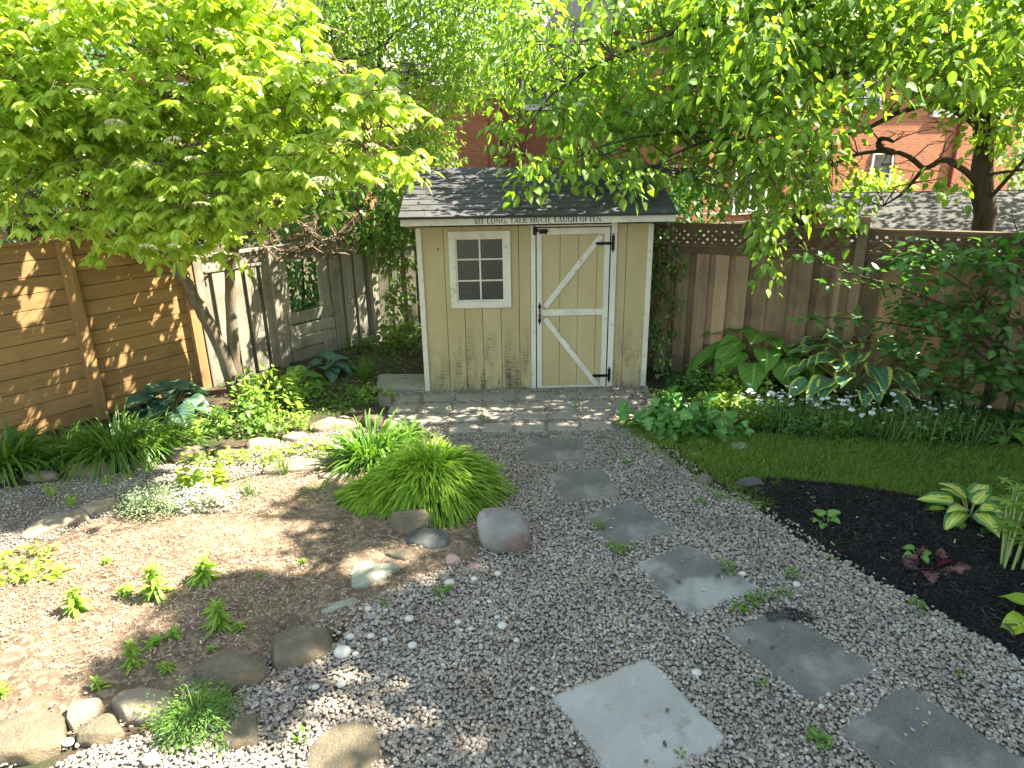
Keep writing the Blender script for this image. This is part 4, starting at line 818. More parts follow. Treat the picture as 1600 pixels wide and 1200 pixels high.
M['l_gold'] = leafmat('gold_centre_hosta', (.42, .50, .08), (.50, .54, .12), .25, .4, margin=(.07, .19, .05), mstart=.55, centre=True)
M['l_yellow'] = leafmat('lime_foliage', (.22, .34, .04), (.36, .46, .07), .4, .5)
M['l_seed'] = leafmat('seedling_leaf', (.17, .30, .04), (.28, .40, .07), .4, .5)
M['l_thyme'] = leafmat('thyme_leaf', (.20, .28, .14), (.34, .41, .23), .3, .6, vein=0, tcol=(1.2, 1.3, .8))
M['l_mantle'] = leafmat('mantle_leaf', (.08, .22, .045), (.15, .31, .07), .25, .55, vein=.1)
M['l_moss'] = leafmat('feather_leaf', (.09, .21, .025), (.16, .30, .05), .35, .5, vein=0)
M['l_purple'] = leafmat('purple_leaf', (.07, .02, .025), (.14, .05, .045), .2, .5, tcol=(1.5, .6, .6))
M['l_fern'] = leafmat('fern_leaf', (.07, .18, .03), (.13, .26, .05), .4, .5, vein=0)
M['petal'] = leafmat('white_petal', (.72, .72, .70), (.82, .82, .80), .25, .5, tcol=(1, 1, 1), vein=0)
M['cream'] = leafmat('cream_flower', (.62, .62, .42), (.78, .76, .60), .25, .6, tcol=(1, 1, .9), vein=0)
M['violet'] = leafmat('violet_petal', (.22, .16, .42), (.34, .26, .55), .25, .6, tcol=(1, 1, 1), vein=0)
M['stem'] = flat('green_stem', (.12, .20, .05), .6); M['stemlt'] = flat('pale_stem', (.26, .32, .12), .6)
OV = ([0, .14, .38, .66, .87, 1], [.05, .72, 1, .74, .34, .0]); OVL = ([0, .35, .7, 1], [.1, 1, .72, .0])
HEART = ([0, .07, .2, .4, .6, .8, .92, 1], [.35, .78, 1, .98, .80, .48, .22, .0]); LAN = ([0, .3, .65, 1], [.25, 1, .75, .0]); BL = ([0, .2, .42, .62, .8, .92, 1], [.6, .9, 1, .88, .62, .34, .0])
LOBE = ([0, .1, .26, .4, .52, .64, .76, .88, 1], [.1, .7, 1, .52, .86, .42, .55, .25, .0]); RND = ([0, .1, .3, .5, .7, .88, 1], [.5, .85, 1, 1, .92, .6, .25])
UP = np.array([0, 0, 1.])
def rv(n): return rng.normal(size=(n, 3))
def crown(mb, C, rad, nl, L, prof, asp=.55, Cn=3, dome=.45, hang=.6, out=.8, fold=.18, droop=.25, mi=0, spread=.28, upn=1.0):
    C = np.asarray(C); n = len(C)*nl; cc = np.repeat(C, nl, 0); rr = np.repeat(np.broadcast_to(rad, len(C)), nl)
    r = np.sqrt(rng.random(n)); a = rng.random(n)*2*pi; rd = np.column_stack([np.cos(a), np.sin(a), np.zeros(n)])
    P = cc+rd*(r*rr)[:, None]; P[:, 2] += -dome*rr*r*r+rng.normal(size=n)*rr*spread
    D = rd*out+rv(n)*.45; D[:, 2] -= hang*(.4+rng.random(n)); N = UP*upn+rv(n)*.45+rd*.3
    l = L*(.65+.6*rng.random(n)); mb.leaves(P, D, N, l, l*asp*(.85+.3*rng.random(n)), prof[0], prof[1], Cn, fold, droop, mi)
def rosettes(mb, C, rad, nr, per, L, prof, asp=.6, drop=.55, mi=0):
    C = np.asarray(C); n = len(C)*nr; cc = np.repeat(C, nr, 0); r = np.sqrt(rng.random(n)); a = rng.random(n)*2*pi; rd = np.column_stack([np.cos(a), np.sin(a), np.zeros(n)])
    Q = cc+rd*(r*rad*1.25)[:, None]; Q[:, 2] += -.55*rad*r*r+rng.normal(size=n)*rad*.13; Q = np.repeat(Q, per, 0); ro = np.repeat(rd*r[:, None], per, 0); N_ = n*per
    b = np.tile(np.arange(per)*2*pi/per, n)+np.repeat(rng.random(n)*6.3, per)+rng.normal(size=N_)*.2; e = np.column_stack([np.cos(b), np.sin(b), np.zeros(N_)])
    D = e+ro*.5+rv(N_)*.18; D[:, 2] -= drop*(.3+rng.random(N_)); N2 = UP*1.1+e*.5+rv(N_)*.25; l = L*(.55+.6*rng.random(N_)); mb.leaves(Q+e*.008, D, N2, l, l*asp*(.85+.3*rng.random(N_)), prof[0], prof[1], 3, -.12, .35, mi)
def limb(mb, pts, r0, r1, n=8, rough=.06, wob=.0):
    P = [Vector(p) for p in pts]; out = []
    for i in range(len(P)-1):
        p0, p1, p2, p3 = P[max(0, i-1)], P[i], P[i+1], P[min(len(P)-1, i+2)]
        for k in range(4):
            t = k/4; out.append(.5*((2*p1)+(p2-p0)*t+(2*p0-5*p1+4*p2-p3)*t*t+(-p0+3*p1-3*p2+p3)*t**3)+Vector(rng.normal(size=3)*wob))
    out.append(P[-1]); m = len(out); mb.tube(out, np.linspace(r0, r1, m), n, rough=rough); return out
def twigs(mb, C, rad, k, r=.004, src=None, seg=3, n=3, hang=.2):
    for c in C:
        for _ in range(k):
            a = rng.random()*6.3; e = np.array([cos(a)*rad, sin(a)*rad, -hang*rad+rng.normal()*.1*rad]); m1 = c+e*.5+rng.normal(size=3)*rad*.1+np.array([0, 0, .12*rad])
            mb.tube([c, m1, c+e], [r, r*.8, r*.4], n, cap=False)
def link(mb, C, nodes, r=.012, sag=.0):
    nodes = np.array([tuple(p) for p in nodes])
    for c in C:
        d = np.linalg.norm(nodes-c, axis=1)+.6*np.maximum(0, nodes[:, 2]-c[2]); j = int(np.argmin(d)); p = nodes[j]; l = np.linalg.norm(c-p)
        m = (p+c)/2+rng.normal(size=3)*l*.09+np.array([0, 0, .12*l]); m0 = (p*.75+c*.25)+rng.normal(size=3)*l*.05+np.array([0, 0, .08*l]); mb.tube([p, m0, m, c], [r*(.5+.5*min(1, l)), r*.8, r*.6, r*.3], 5, cap=False, rough=.08)
# ------------------------------------------------------------------ left viburnum with two leaning trunks
def pixcloud(poly, n, y0, y1, holes=(), sort=0):
    out = []; p = np.array(poly); a, b = p.min(0), p.max(0)
    while len(out) < n:
        q = a+rng.random(2)*(b-a)
        if inpoly(q[None], poly)[0] and not any(inpoly(q[None], h)[0] for h in holes): out.append(tuple(PY(q[0], q[1], y0+(y1-y0)*rng.random())))
    return np.array(out)
base = G(368, 612); tl = thing('viburnum_tree', 'bright yellow green flowering tree with two leaning grey trunks at left', 'tree', tuple(base))
mb = MB(); by = base.y
t1 = limb(mb, [base+Vector((0, 0, -.05)), PY(352, 560, by-.02), PY(325, 505, by-.08), PY(298, 455, by-.15), PY(272, 410, by-.25), PY(235, 350, by-.4), PY(190, 270, by-.5)], .085, .035, 10, .05, .004)
t2 = limb(mb, [base+Vector((.03, .05, -.05)), PY(366, 560, by+.05), PY(362, 500, by+.08), PY(360, 440, by+.08), PY(364, 395, by+.02), PY(380, 320, by-.1), PY(390, 220, by-.2)], .075, .035, 10, .05, .004)
l1 = limb(mb, [t2[16], PY(420, 330, by-.1), PY(500, 270, by-.4), PY(590, 240, by-.7)], .03, .012, 6); l2 = limb(mb, [t1[18], PY(180, 320, by-.7), PY(90, 290, by-1.1)], .03, .012, 6)
l3 = limb(mb, [t1[20], PY(300, 250, by-.6), PY(330, 150, by-.8)], .03, .012, 6); l4 = limb(mb, [t2[20], PY(460, 200, by-.3), PY(540, 120, by-.3)], .03, .012, 6); l5 = limb(mb, [l2[4], PY(60, 180, by-1), PY(-60, 100, by-1)], .025, .01, 6)
mk('trunk', mb, M['bark'], tl, smooth=True, world=True)
low = [(-60, 330), (120, 335), (200, 375), (300, 385), (390, 335), (440, 300), (530, 245), (640, 248), (655, 205), (610, 150), (560, 90), (480, 90), (430, -60), (-60, -60)]
C1 = pixcloud(low, 205, 4.9, 6.0); C2 = pixcloud(low, 120, 5.9, 7.4); C3 = pixcloud([(-200, -60), (440, -60), (400, -330), (-200, -330)], 34, 4.4, 7.4); C4 = pixcloud([(-400, 330), (-60, 330), (-60, -300), (-400, -300)], 40, 4.8, 7.2)
fr_ = np.array([tuple(PY(u, v, y)) for u, v, y in ((215, 385, 5.6), (290, 392, 5.6), (345, 388, 5.7), (120, 352, 5.2), (40, 350, 5.1), (30, 320, 5.0), (420, 330, 5.9), (160, 362, 5.4), (374, 410, 6.2), (560, 262, 5.8), (610, 262, 5.8), (645, 268, 5.9), (660, 250, 5.9), (255, 405, 5.8))])
C1 = C1[~np.array([False]*len(C1))]
mb = MB(); rosettes(mb, C1, .27, 12, 8, .092, OV, .62); rosettes(mb, C2, .30, 8, 8, .095, OV, .62); crown(mb, fr_, .12, 12, .10, OV, .55, hang=.7); crown(mb, C3, .35, 34, .11, OVL, .55); crown(mb, C4, .35, 34, .11, OVL, .55)
mk('crown', mb, M['l_dog'], tl, smooth=True, world=True)
mb = MB(); nodes = t1[8:]+t2[12:]+l1+l2+l3+l4+l5; link(mb, np.concatenate([C1[:90], C2[:70], fr_]), nodes); twigs(mb, np.concatenate([C1, C2]), .22, 3)
mk('branches', mb, M['twig'], tl, world=True)
fmb = MB(); n = 60; a = rng.random(n)*6.3; r = np.sqrt(rng.random(n))*.035; P = np.column_stack([r*np.cos(a), r*np.sin(a), .012-r*r*9]); fmb.leaves(P, np.column_stack([np.cos(a), np.sin(a), np.full(n, .5)]), np.tile(UP, (n, 1))+rv(n)*.4, .012, .011, *OVL)
f0 = mk('flower_head', fmb, M['cream'], tl)
fp = [(495, 282), (507, 286), (222, 262), (300, 250), (405, 128), (455, 95), (498, 128), (530, 172), (612, 145), (505, 88), (180, 195), (130, 145), (45, 35), (90, 20), (350, 55), (440, 12), (270, 222), (582, 230), (640, 200), (232, 388), (272, 386), (370, 402), (610, 105), (315, 320)]
for k, (u, v) in enumerate(fp):
    o = f0 if k == 0 else f0.copy()
    if k: COL.objects.link(o); o.parent = tl
    o.location = PY(u, v, 4.42+.15*rng.random())-base; o.rotation_euler = (rng.normal()*.2-.25, rng.normal()*.2, 0); s = 1.+.5*rng.random(); o.scale = (s, s, s)
# ------------------------------------------------------------------ right mulberry tree behind the fence
tb_ = PY(1538, 360, 9.3); tb_ = Vector((tb_.x, tb_.y, 0)); tr = thing('mulberry_tree', 'large spreading green tree whose dark trunk rises behind the right fence', 'tree', tuple(tb_))
mb = MB(); Y = 9.3
T = limb(mb, [tb_, PY(1537, 360, Y), PY(1535, 290, Y), PY(1536, 230, Y), PY(1537, 170, Y), PY(1530, 100, Y), PY(1524, 20, Y), PY(1500, -80, Y), PY(1490, -200, Y)], .155, .06, 12, .06, .008)
Lm = [limb(mb, [T[8], PY(1500, 262, Y-.2), PY(1475, 250, Y-.3), PY(1444, 263, Y-.35), PY(1419, 244, Y-.4), PY(1387, 238, Y-.5), PY(1341, 240, Y-.6), PY(1290, 262, Y-.9)], .042, .018, 8, .12, .006),
      limb(mb, [PY(1444, 263, Y-.35), PY(1425, 285, Y-.4), PY(1410, 302, Y-.45), PY(1380, 322, Y-.6)], .028, .008, 6), limb(mb, [PY(1395, 238, Y-.5), PY(1376, 232, Y-.5), PY(1374, 219, Y-.5), PY(1386, 217, Y-.5), PY(1396, 222, Y-.5)], .045, .018, 8, .12),
      limb(mb, [T[14], PY(1490, 170, Y-.4), PY(1450, 162, Y-.6), PY(1400, 178, Y-.8), PY(1350, 202, Y-1), PY(1290, 215, Y-1.2)], .05, .016, 8, .1, .006),
      limb(mb, [T[17], PY(1440, 90, Y-.5), PY(1330, 110, Y-1), PY(1230, 160, Y-1.3), PY(1144, 215, Y-1.5), PY(1115, 206, Y-1.6), PY(1037, 209, Y-1.8), PY(960, 222, Y-2.0), PY(900, 245, Y-2.1)], .036, .006, 8, .1, .006),
      limb(mb, [PY(1130, 212, Y-1.55), PY(1090, 225, Y-1.6), PY(1045, 245, Y-1.7), PY(1020, 262, Y-1.8)], .022, .006, 6), limb(mb, [T[20], PY(1400, 10, Y-.8), PY(1200, 20, Y-1.2), PY(1000, 70, Y-1.6), PY(860, 150, Y-1.9), PY(815, 230, Y-2)], .03, .006, 8, .1, .006),
      limb(mb, [T[12], PY(1570, 165, Y-.2), PY(1640, 120, Y-.3)], .05, .02, 8), limb(mb, [T[9], PY(1560, 270, Y-.2), PY(1620, 262, Y-.3)], .03, .015, 8), limb(mb, [T[6], PY(1600, 250, Y-.6), PY(1640, 200, Y-1)], .03, .012, 8)]
mk('trunk', mb, M['barkd'], tr, smooth=True, world=True)
body = [(800, -80), (1660, -80), (1660, 210), (1580, 230), (1500, 165), (1420, 120), (1330, 190), (1300, 270), (1240, 320), (1150, 270), (1080, 262), (1000, 235), (900, 240), (830, 175), (790, 70)]
holes = [[(1340, 150), (1500, 165), (1500, 300), (1330, 300)], [(845, -80), (905, -80), (900, 45), (850, 60)], [(870, 190), (990, 190), (990, 60), (900, 50)]]
Ca = np.concatenate([pixcloud(body, 255, 7.3, 9.8, holes[:2]), pixcloud([(720, 40), (850, 60), (1060, 60), (1060, 190), (980, 215), (860, 190), (760, 140)], 34, 8.4, 10.2)]); Cb = pixcloud([(1050, -80), (1660, -80), (1660, 130), (1350, 140), (1250, 280), (1100, 200)], 150, 6.6, 9.4)
Cc = np.array([tuple(PY(u, v, y)) for u, v, y in [(880, 262, 6.9), (905, 255, 6.8), (930, 262, 6.9), (960, 262, 7), (990, 275, 6.8), (978, 290, 6.7), (845, 262, 6.9), (820, 280, 6.6), (830, 250, 7), (1010, 262, 7), (1190, 330, 6.7), (1200, 355, 6.6), (1185, 370, 6.6), (1215, 340, 6.7), (1230, 320, 6.8), (1180, 300, 6.9), (1195, 385, 6.5), (1200, 425, 6.5), (1290, 320, 7), (1300, 290, 7.2), (1345, 315, 7), (1330, 335, 6.8), (1310, 345, 6.8), (1280, 290, 7.2), (1150, 300, 7.1), (1250, 300, 7), (1350, 290, 7.4), (1240, 345, 6.7), (1120, 285, 7.2), (1090, 270, 7.2), (1450, 280, 7.6), (1495, 290, 7.6), (870, 230, 7.2), (905, 225, 7), (790, 215, 7.2), (800, 240, 7), (780, 190, 7.4), (1050, 270, 7.1)]])
Cd = pixcloud([(1200, -80), (1700, -80), (1700, -420), (1200, -420)], 60, 7.6, 10.5); Cf = pixcloud([(1380, -80), (1950, -80), (1950, 170), (1450, 110)], 70, 10.2, 12.4); Ce = pixcloud([(1660, 220), (1660, -300), (2000, -300), (2000, 200)], 60, 7.5, 10.5)
mb = MB(); crown(mb, Ca, .34, 40, .095, OV, .72, hang=.8, dome=.35, spread=.35, upn=.8); crown(mb, Cb, .36, 40, .105, OV, .72, hang=.8, dome=.35, spread=.35, upn=.8); crown(mb, Cc, .17, 24, .09, OV, .72, hang=1., spread=.5, upn=.7)
crown(mb, Cd, .5, 46, .12, OVL, .62, hang=.8); crown(mb, Cf, .42, 40, .10, OVL, .7, hang=.8); crown(mb, Ce, .5, 40, .11, OVL, .62, hang=.8)
mk('crown', mb, M['l_mul'], tr, smooth=True, world=True)
mb = MB(); nodes = [p for l in Lm for p in l]+T[14:]; link(mb, np.concatenate([Ca[::2], Cc, Cb[::3]]), nodes, .010); twigs(mb, np.concatenate([Ca, Cb]), .32, 3, .0045)
Cx = pixcloud([(1300, 140), (1510, 150), (1510, 300), (1340, 300)], 26, Y-.9, Y-.2); link(mb, Cx, nodes, .010); twigs(mb, Cx, .22, 4, .004)
mk('branches', mb, M['twigd'], tr, world=True)
mb = MB()
# ------------------------------------------------------------------ middle tree and background trees
def bgtree(name, lab, px, Y, poly, n, y0, y1, rad, nl, L, mat, bark='barkd', trunk=None, asp=.5, r=.1, prof=OVL, extra=None, dens=0):
    b = PY(px, 400, Y); b = Vector((b.x, b.y, 0)); t = thing(name, lab, 'tree', tuple(b)); mb = MB()
    top = PY(px, -60, Y); tk = limb(mb, trunk or [b, b.lerp(top, .3)+Vector((.1, 0, 0)), b.lerp(top, .6)+Vector((-.1, 0, 0)), top], r, r*.3, 8, .08)
    C = pixcloud(poly, n, y0, y1)
    if extra is not None: C = np.concatenate([C, extra])
    if dens: rad, nl, L, asp = .25, 80, .13, .75
    L_ = [] if dens else [limb(mb, [tk[i], Vector(C[rng.integers(n)])*.5+Vector(tk[i])*.5+Vector((0, 0, .2)), Vector(C[rng.integers(n)])], r*.35, r*.08, 6) for i in range(5, len(tk), 2)]
    link(mb, C[::9 if dens else 2], [p for l in L_ for p in l]+tk[4:], r*(.05 if dens else .12)); mk('trunk', mb, M[bark], t, smooth=True, world=True)
    mb = MB(); crown(mb, C, rad, nl, L, prof, asp, hang=.6, spread=.4); mk('crown', mb, M[mat], t, smooth=True, world=True); return t
bgtree('locust_tree', 'light green small leaved tree behind the shed, left of the brick house', 600, 11.5, [(430, -60), (850, -60), (830, 60), (740, 130), (690, 200), (700, 250), (560, 270), (430, 150)], 380, 9.3, 12.5, .4, 56, .09, 'l_mid', asp=.5,
       extra=pixcloud([(400, -60), (860, -60), (860, -300), (400, -300)], 50, 9.5, 12.5))
bgtree('background_tree', 'dense dark green tree filling the gaps behind the yellow green tree', 250, 12.5, [(-150, 330), (520, 330), (640, 250), (520, 100), (430, -60), (-150, -60)], 260, 10.5, 13.5, .6, 50, .13, 'l_dark', asp=.6, r=.16)
bgtree('background_tree', 'sunny green tree behind the trunk at the far upper right', 1640, 15, [(1560, 330), (1720, 330), (1720, 60), (1580, 120)], 40, 13, 16, .6, 50, .14, 'l_mid', asp=.6, r=.14)
bgtree('background_tree', 'narrow green tree between the shed roof and the brick wall', 1090, 12, [(1030, 350), (1130, 350), (1110, 270), (1040, 270)], 22, 9.4, 11, .32, 46, .09, 'l_dark', asp=.6, r=.06)
bgtree('garden_bush', 'glowing yellow green bush in front of the brick wall behind the fence', 1370, 12.5, [(1320, 330), (1425, 320), (1420, 275), (1340, 280)], 24, 12, 13, .3, 60, .09, 'l_yellow', asp=.6, r=.03, trunk=[PY(1370, 400, 12.5), PY(1372, 350, 12.5), PY(1370, 300, 12.5)])
SHT = [(485, 800), (520, 790), (540, 830), (500, 850), (570, 985), (520, 965), (470, 970), (420, 950), (380, 958), (340, 965), (300, 958), (310, 1040), (250, 1050), (60, 790), (20, 800), (110, 770), (610, 1000), (300, 1085), (380, 1085), (210, 1045)]  # ground spots to shade; unseen leaf clusters are added sunward of each
bgtree('shade_caster_tree', 'unseen leafy tree added outside the frame on the right to shade the path and bed', 2300, 8, [(0, 0), (1, 0), (1, 1), (0, 1)], 1, 8, 8.1, .1, 2, .05, 'l_mul', r=.13, trunk=[Vector((6.2, 2.0, 0)), Vector((6.1, 2.1, 2.5)), Vector((5.6, 2.6, 4.6)), Vector((5.2, 3.2, 6.4))],
       extra=np.array([tuple(G(u+rng.normal()*12, v+rng.normal()*8)+sd*((6.2+rng.normal()*.3)/sd.z)) for u, v in SHT for _ in range(2)]+[tuple(Vector((x+rng.normal()*.1, y+rng.normal()*.1, 0))+sd*((6.6+.7*rng.random())/sd.z)) for x in np.arange(-.60, .45, .27) for y in np.arange(1.2, 6.1, .32) if rng.random() < .97]), dens=1)
# ------------------------------------------------------------------ plants
def plant(name, lab, cat, p, grp=None): return thing(name, lab, cat, (p[0], p[1], 0), 0, grp)
def hosta(lab, u, v, n, L, mat, spread=.35, h=.25, asp=.78, wave=.05, cup=.25, name='hosta', grp='hostas in the borders', up0=.38):
    p = G(u, v); t = plant(name, lab, 'hosta', p, grp); k = np.arange(n); q = (k+.5)/n; a = k*2.39996+rng.normal(size=n)*.2
    r = spread*np.sqrt(q)*.55; rd = np.column_stack([np.cos(a), np.sin(a), np.zeros(n)]); P = rd*r[:, None]+np.column_stack([np.zeros(n), np.zeros(n), h*(1.05-.65*q)+rng.normal(size=n)*.015])
    D = rd*(.55+.7*q)[:, None]; D[:, 2] = up0-.75*q; D += rv(n)*.12; N = UP+rd*.35+rv(n)*.14; l = L*(.7+.4*rng.random(n))*(1-.15*q)
    mb = MB(); mb.leaves(P, D, N, l, l*asp, HEART[0], HEART[1], 7, cup, .35, 0, wave); mk('leaves', mb, M[mat], t, smooth=True)
    mb = MB()
    for i in range(n): mb.tube([(rd[i, 0]*.02, rd[i, 1]*.02, 0), tuple(P[i]*np.array([.5, .5, .6])), tuple(P[i]+D[i]*.01)], [.006, .005, .003], 5, cap=False)
    mk('leaf_stalks', mb, M['stemlt'], t); return t
def clump(lab, u, v, n, L, W_, mat, R=.08, lean=.8, droop=.9, name='ornamental_grass', cat='grass clump', bias=(0, 0), grp=None, h0=0., Lr=.5):
    p = G(u, v); t = plant(name, lab, cat, p, grp); a = rng.random(n)*2*pi; r = R*np.sqrt(rng.random(n)); P = np.column_stack([r*np.cos(a), r*np.sin(a), np.full(n, h0)])
    ln = lean*(.15+.95*rng.random(n)); D = np.column_stack([np.cos(a)*ln+bias[0], np.sin(a)*ln+bias[1], np.ones(n)])+rv(n)*.14; N = -np.column_stack([np.cos(a), np.sin(a), np.zeros(n)])+UP*.6+rv(n)*.3
    l = L*(1-Lr+Lr*rng.random(n)); mb = MB(); mb.leaves(P, D, N, l, W_*(.7+.6*rng.random(n)), BL[0], BL[1], 3, .22, droop*(.5+.8*rng.random(n)), 0); mk('blades', mb, M[mat], t, smooth=True); return t
def bush(name, lab, cat, u, v, rx, ry, h, n, L, mat, prof=OVL, asp=.55, stems=8, grp=None, C=3, low=.1, flower=None, nf=0, fL=.012, droop=.2, out=.7, stemmat='stem'):
    p = G(u, v); t = plant(name, lab, cat, p, grp); a = rng.random(n)*6.3; ph = np.arccos(rng.random(n)*(1-low)); rr = .55+.45*rng.random(n)**.5
    P = np.column_stack([np.cos(a)*np.sin(ph)*rx*rr, np.sin(a)*np.sin(ph)*ry*rr, np.cos(ph)*h*rr+.01]); lump = 1+.18*np.sin(a*3+1)*np.sin(ph*4); lump *= 1+.14*rng.normal(size=n); lump *= 1+.22*np.sin(a*5+2.1)*np.cos(ph*3); P *= lump[:, None]
    rd = np.column_stack([np.cos(a), np.sin(a), np.full(n, .25)]); D = rd*out+rv(n)*.5; N = UP+rd*.35+rv(n)*.4; l = L*(.6+.7*rng.random(n))
    mb = MB(); mb.leaves(P, D, N, l, l*asp, prof[0], prof[1], C, .15, droop); mk('leaves', mb, M[mat], t, smooth=True)
    mb = MB()
    for i in range(stems): e = P[rng.integers(n)]; mb.tube([(e[0]*.2, e[1]*.2, 0), tuple(e*.6+np.array([0, 0, .02])), tuple(e)], [.004, .003, .002], 4, cap=False)
    mk('stems', mb, M[stemmat], t)
    if flower:
        a = rng.random(nf)*6.3; ph = np.arccos(.1+.9*rng.random(nf)); P = np.column_stack([np.cos(a)*np.sin(ph)*rx, np.sin(a)*np.sin(ph)*ry, np.cos(ph)*h+.01])*((.85+.3*rng.random(nf))*(1+.22*np.sin(a*5+2.1)*np.cos(ph*3)))[:, None]
        P = np.repeat(P, 4, 0); n4 = len(P); b = np.tile(np.arange(4)*pi/2, nf)+np.repeat(rng.random(nf)*6, 4); mb = MB(); mb.leaves(P, np.column_stack([np.cos(b), np.sin(b), np.full(n4, .3)]), np.tile(UP, (n4, 1))+rv(n4)*.2, fL, fL*.8, *OVL); mk('flowers', mb, M[flower], t)
    return t
def seedling(lab, u, v, h, L, whorls=5, per=8, mat='l_seed', name='seedling', grp='young leafy seedlings in the soil bed', asp=.26, k=1):
    h *= 1.0; L *= 1.45; asp *= .95; p = G(u, v); t = plant(name, lab, 'seedling', p, grp); mb = MB(); ms = MB()
    for s in range(k):
        ox, oy = (rng.normal(size=2)*.05 if k > 1 else (0, 0)); hh = h*(.7+.4*rng.random()) if s else h; lx, ly = rng.normal(size=2)*.015
        ms.tube([(ox, oy, 0), (ox+lx, oy+ly, hh*.5), (ox+lx*2, oy+ly*2, hh)], [.005, .004, .003], 5)
        for w in range(whorls):
            f = (w+1)/whorls; n = per; a = np.arange(n)*2*pi/n+w*.5+rng.normal(size=n)*.15; P = np.tile((ox+lx*2*f, oy+ly*2*f, hh*(.15+.85*f)), (n, 1)); el = -.15+.9*f
            D = np.column_stack([np.cos(a), np.sin(a), np.full(n, el)])+rv(n)*.28; l = L*(1.05-.45*f)*(.5+.7*rng.random(n)); mb.leaves(P, D, np.tile(UP, (n, 1))+rv(n)*.2, l, l*asp, *LAN, droop=.35)
    mk('leaves', mb, M[mat], t, smooth=True); mk('stem', ms, M['stemlt'], t); return t
# grass clumps
def mound(lab, u, v, rx, ry, h, n, L, W_, mat, bias=(0, 0)):
    p = G(u, v); t = plant('hakone_grass', lab, 'grass clump', p); a = rng.random(n)*2*pi; ph = np.arccos(1-.97*rng.random(n)); q = (.80+.2*rng.random(n))*(1+.10*np.sin(a*4+1)+.07*np.sin(a*9))
    rd = np.column_stack([np.cos(a), np.sin(a), np.zeros(n)]); P = rd*(np.sin(ph)*q)[:, None]*np.array([rx, ry, 1])*.72; P[:, 2] = np.cos(ph)*h*q*.85
    D = rd*(.35+.8*np.sin(ph))[:, None]; D[:, :2] += np.array(bias); D[:, 2] = .30+.75*np.cos(ph); D += rv(n)*.22; N = UP+rd*.5+rv(n)*.3; l = L*(.55+.5*rng.random(n))
    mb = MB(); mb.leaves(P, D, N, l, W_*(.7+.6*rng.random(n)), BL[0], BL[1], 3, .22, .35+.45*rng.random(n)); m = int(n*.12); b = rng.random(m)*6.3
    mb.leaves(np.column_stack([.05*np.cos(b), .05*np.sin(b), np.zeros(m)]), np.column_stack([np.cos(b)*rx*1.3, np.sin(b)*ry*1.3, np.full(m, h*1.2)]), UP+rv(m)*.3, h*1.2, W_, BL[0], BL[1], 3, .2, .3); mk('blades', mb, M[mat], t, smooth=True)
mound('bright yellow green fountain grass mounded over the rocks beside the boulder', 678, 780, .54, .40, .42, 4300, .29, .014, 'l_hakone', (.12, -.12))
mound('smaller drooping left tuft of yellow green grass above the bare soil', 590, 782, .26, .22, .18, 1200, .22, .012, 'l_hakone', (-.15, -.1))
t = clump('green daylily clump with long arching leaves behind the bright grass', 582, 722, 420, .78, .020, 'l_lily', R=.14, lean=1.0, droop=.75, name='daylily')
t = clump('upright daylily leaves at the patio edge behind the bright grass', 632, 692, 120, .42, .02, 'l_lily', R=.10, lean=.7, droop=.6, name='daylily')
gg = 'long grass clumps along the left fence'
t = clump('broad leaved grass clump cut by the left photo edge', 10, 735, 380, .8, .026, 'l_grass', R=.16, lean=.8, droop=.7, grp=gg)
t = clump('dim grass clump between the leftmost grass and the arching one', 100, 715, 420, .62, .014, 'l_grass', R=.2, lean=.8, droop=.8, grp=gg)
t = clump('largest arching green grass clump in front of the plank fence post', 190, 712, 800, .85, .015, 'l_grass', R=.2, lean=.9, droop=.85, grp=gg)
t = clump('fine arching grass clump beside the blue hosta', 250, 700, 420, .66, .013, 'l_grass', R=.15, lean=.9, droop=.85, grp=gg)
t = clump('thin upright chive tuft at the back of the soil bed', 443, 742, 60, .26, .004, 'l_grass', R=.04, lean=.35, droop=.15, name='chives', cat='herb')
t = clump('dim wispy grass beside the slab left of the shed', 572, 590, 140, .4, .008, 'l_grass', R=.08, lean=.5, droop=.5)
t = clump('low pale grass tuft in the sunny soil by the bright fountain grass', 500, 775, 160, .10, .005, 'l_hakone', R=.16, lean=.9, droop=.3, name='grass_tuft')
for k, (u, v, lab) in enumerate([(80, 775, 'orange tinged grass sprout below the leftmost edging stones'), (98, 728, 'small grass sprout before the first grass clumps'), (112, 790, 'short grass sprout beside the long sandstone slab'), (168, 757, 'tallest yellow green grass sprout in the pale gravel strip'), (200, 748, 'yellowish grass sprout right of the tall one'), (235, 738, 'small yellow grass sprout under the arching grass')]):
    clump(lab, u, v, 16, .16, .010, 'l_hakone', R=.03, lean=.5, droop=.3, name='grass_sprout', cat='sprout', grp='grass sprouts in the gravel strip')
# hostas
hosta('big dark blue green hosta against the plank fence', 268, 650, 24, .34, 'l_bluehosta', .46, .28, 1.0)
hosta('light green hosta in front of the grey fence', 470, 612, 20, .27, 'l_hosta', .36, .18)
hosta('blue grey hosta at the foot of the patched fence', 516, 584, 22, .25, 'l_bluehosta', .36, .18)
hosta('huge glossy green hosta left of the margined hosta', 1185, 592, 40, .42, 'l_hosta', 1.05, .58, .85, up0=.22)
hosta('chartreuse hosta tucked beside the margined hosta', 1236, 608, 11, .34, 'l_lime', .45, .36)
hosta('large blue green hosta with cream yellow leaf margins behind the white flowers', 1325, 618, 88, .35, 'l_varhosta', 1.2, .60, .70, wave=.08, up0=.42)
hosta('dark blue green hosta in deep shade right of the margined one', 1440, 612, 16, .38, 'l_bluehosta', .45, .3)
hosta('small green hosta with thin pale edges near the right shed corner', 1082, 572, 22, .22, 'l_varhosta', .3, .20)
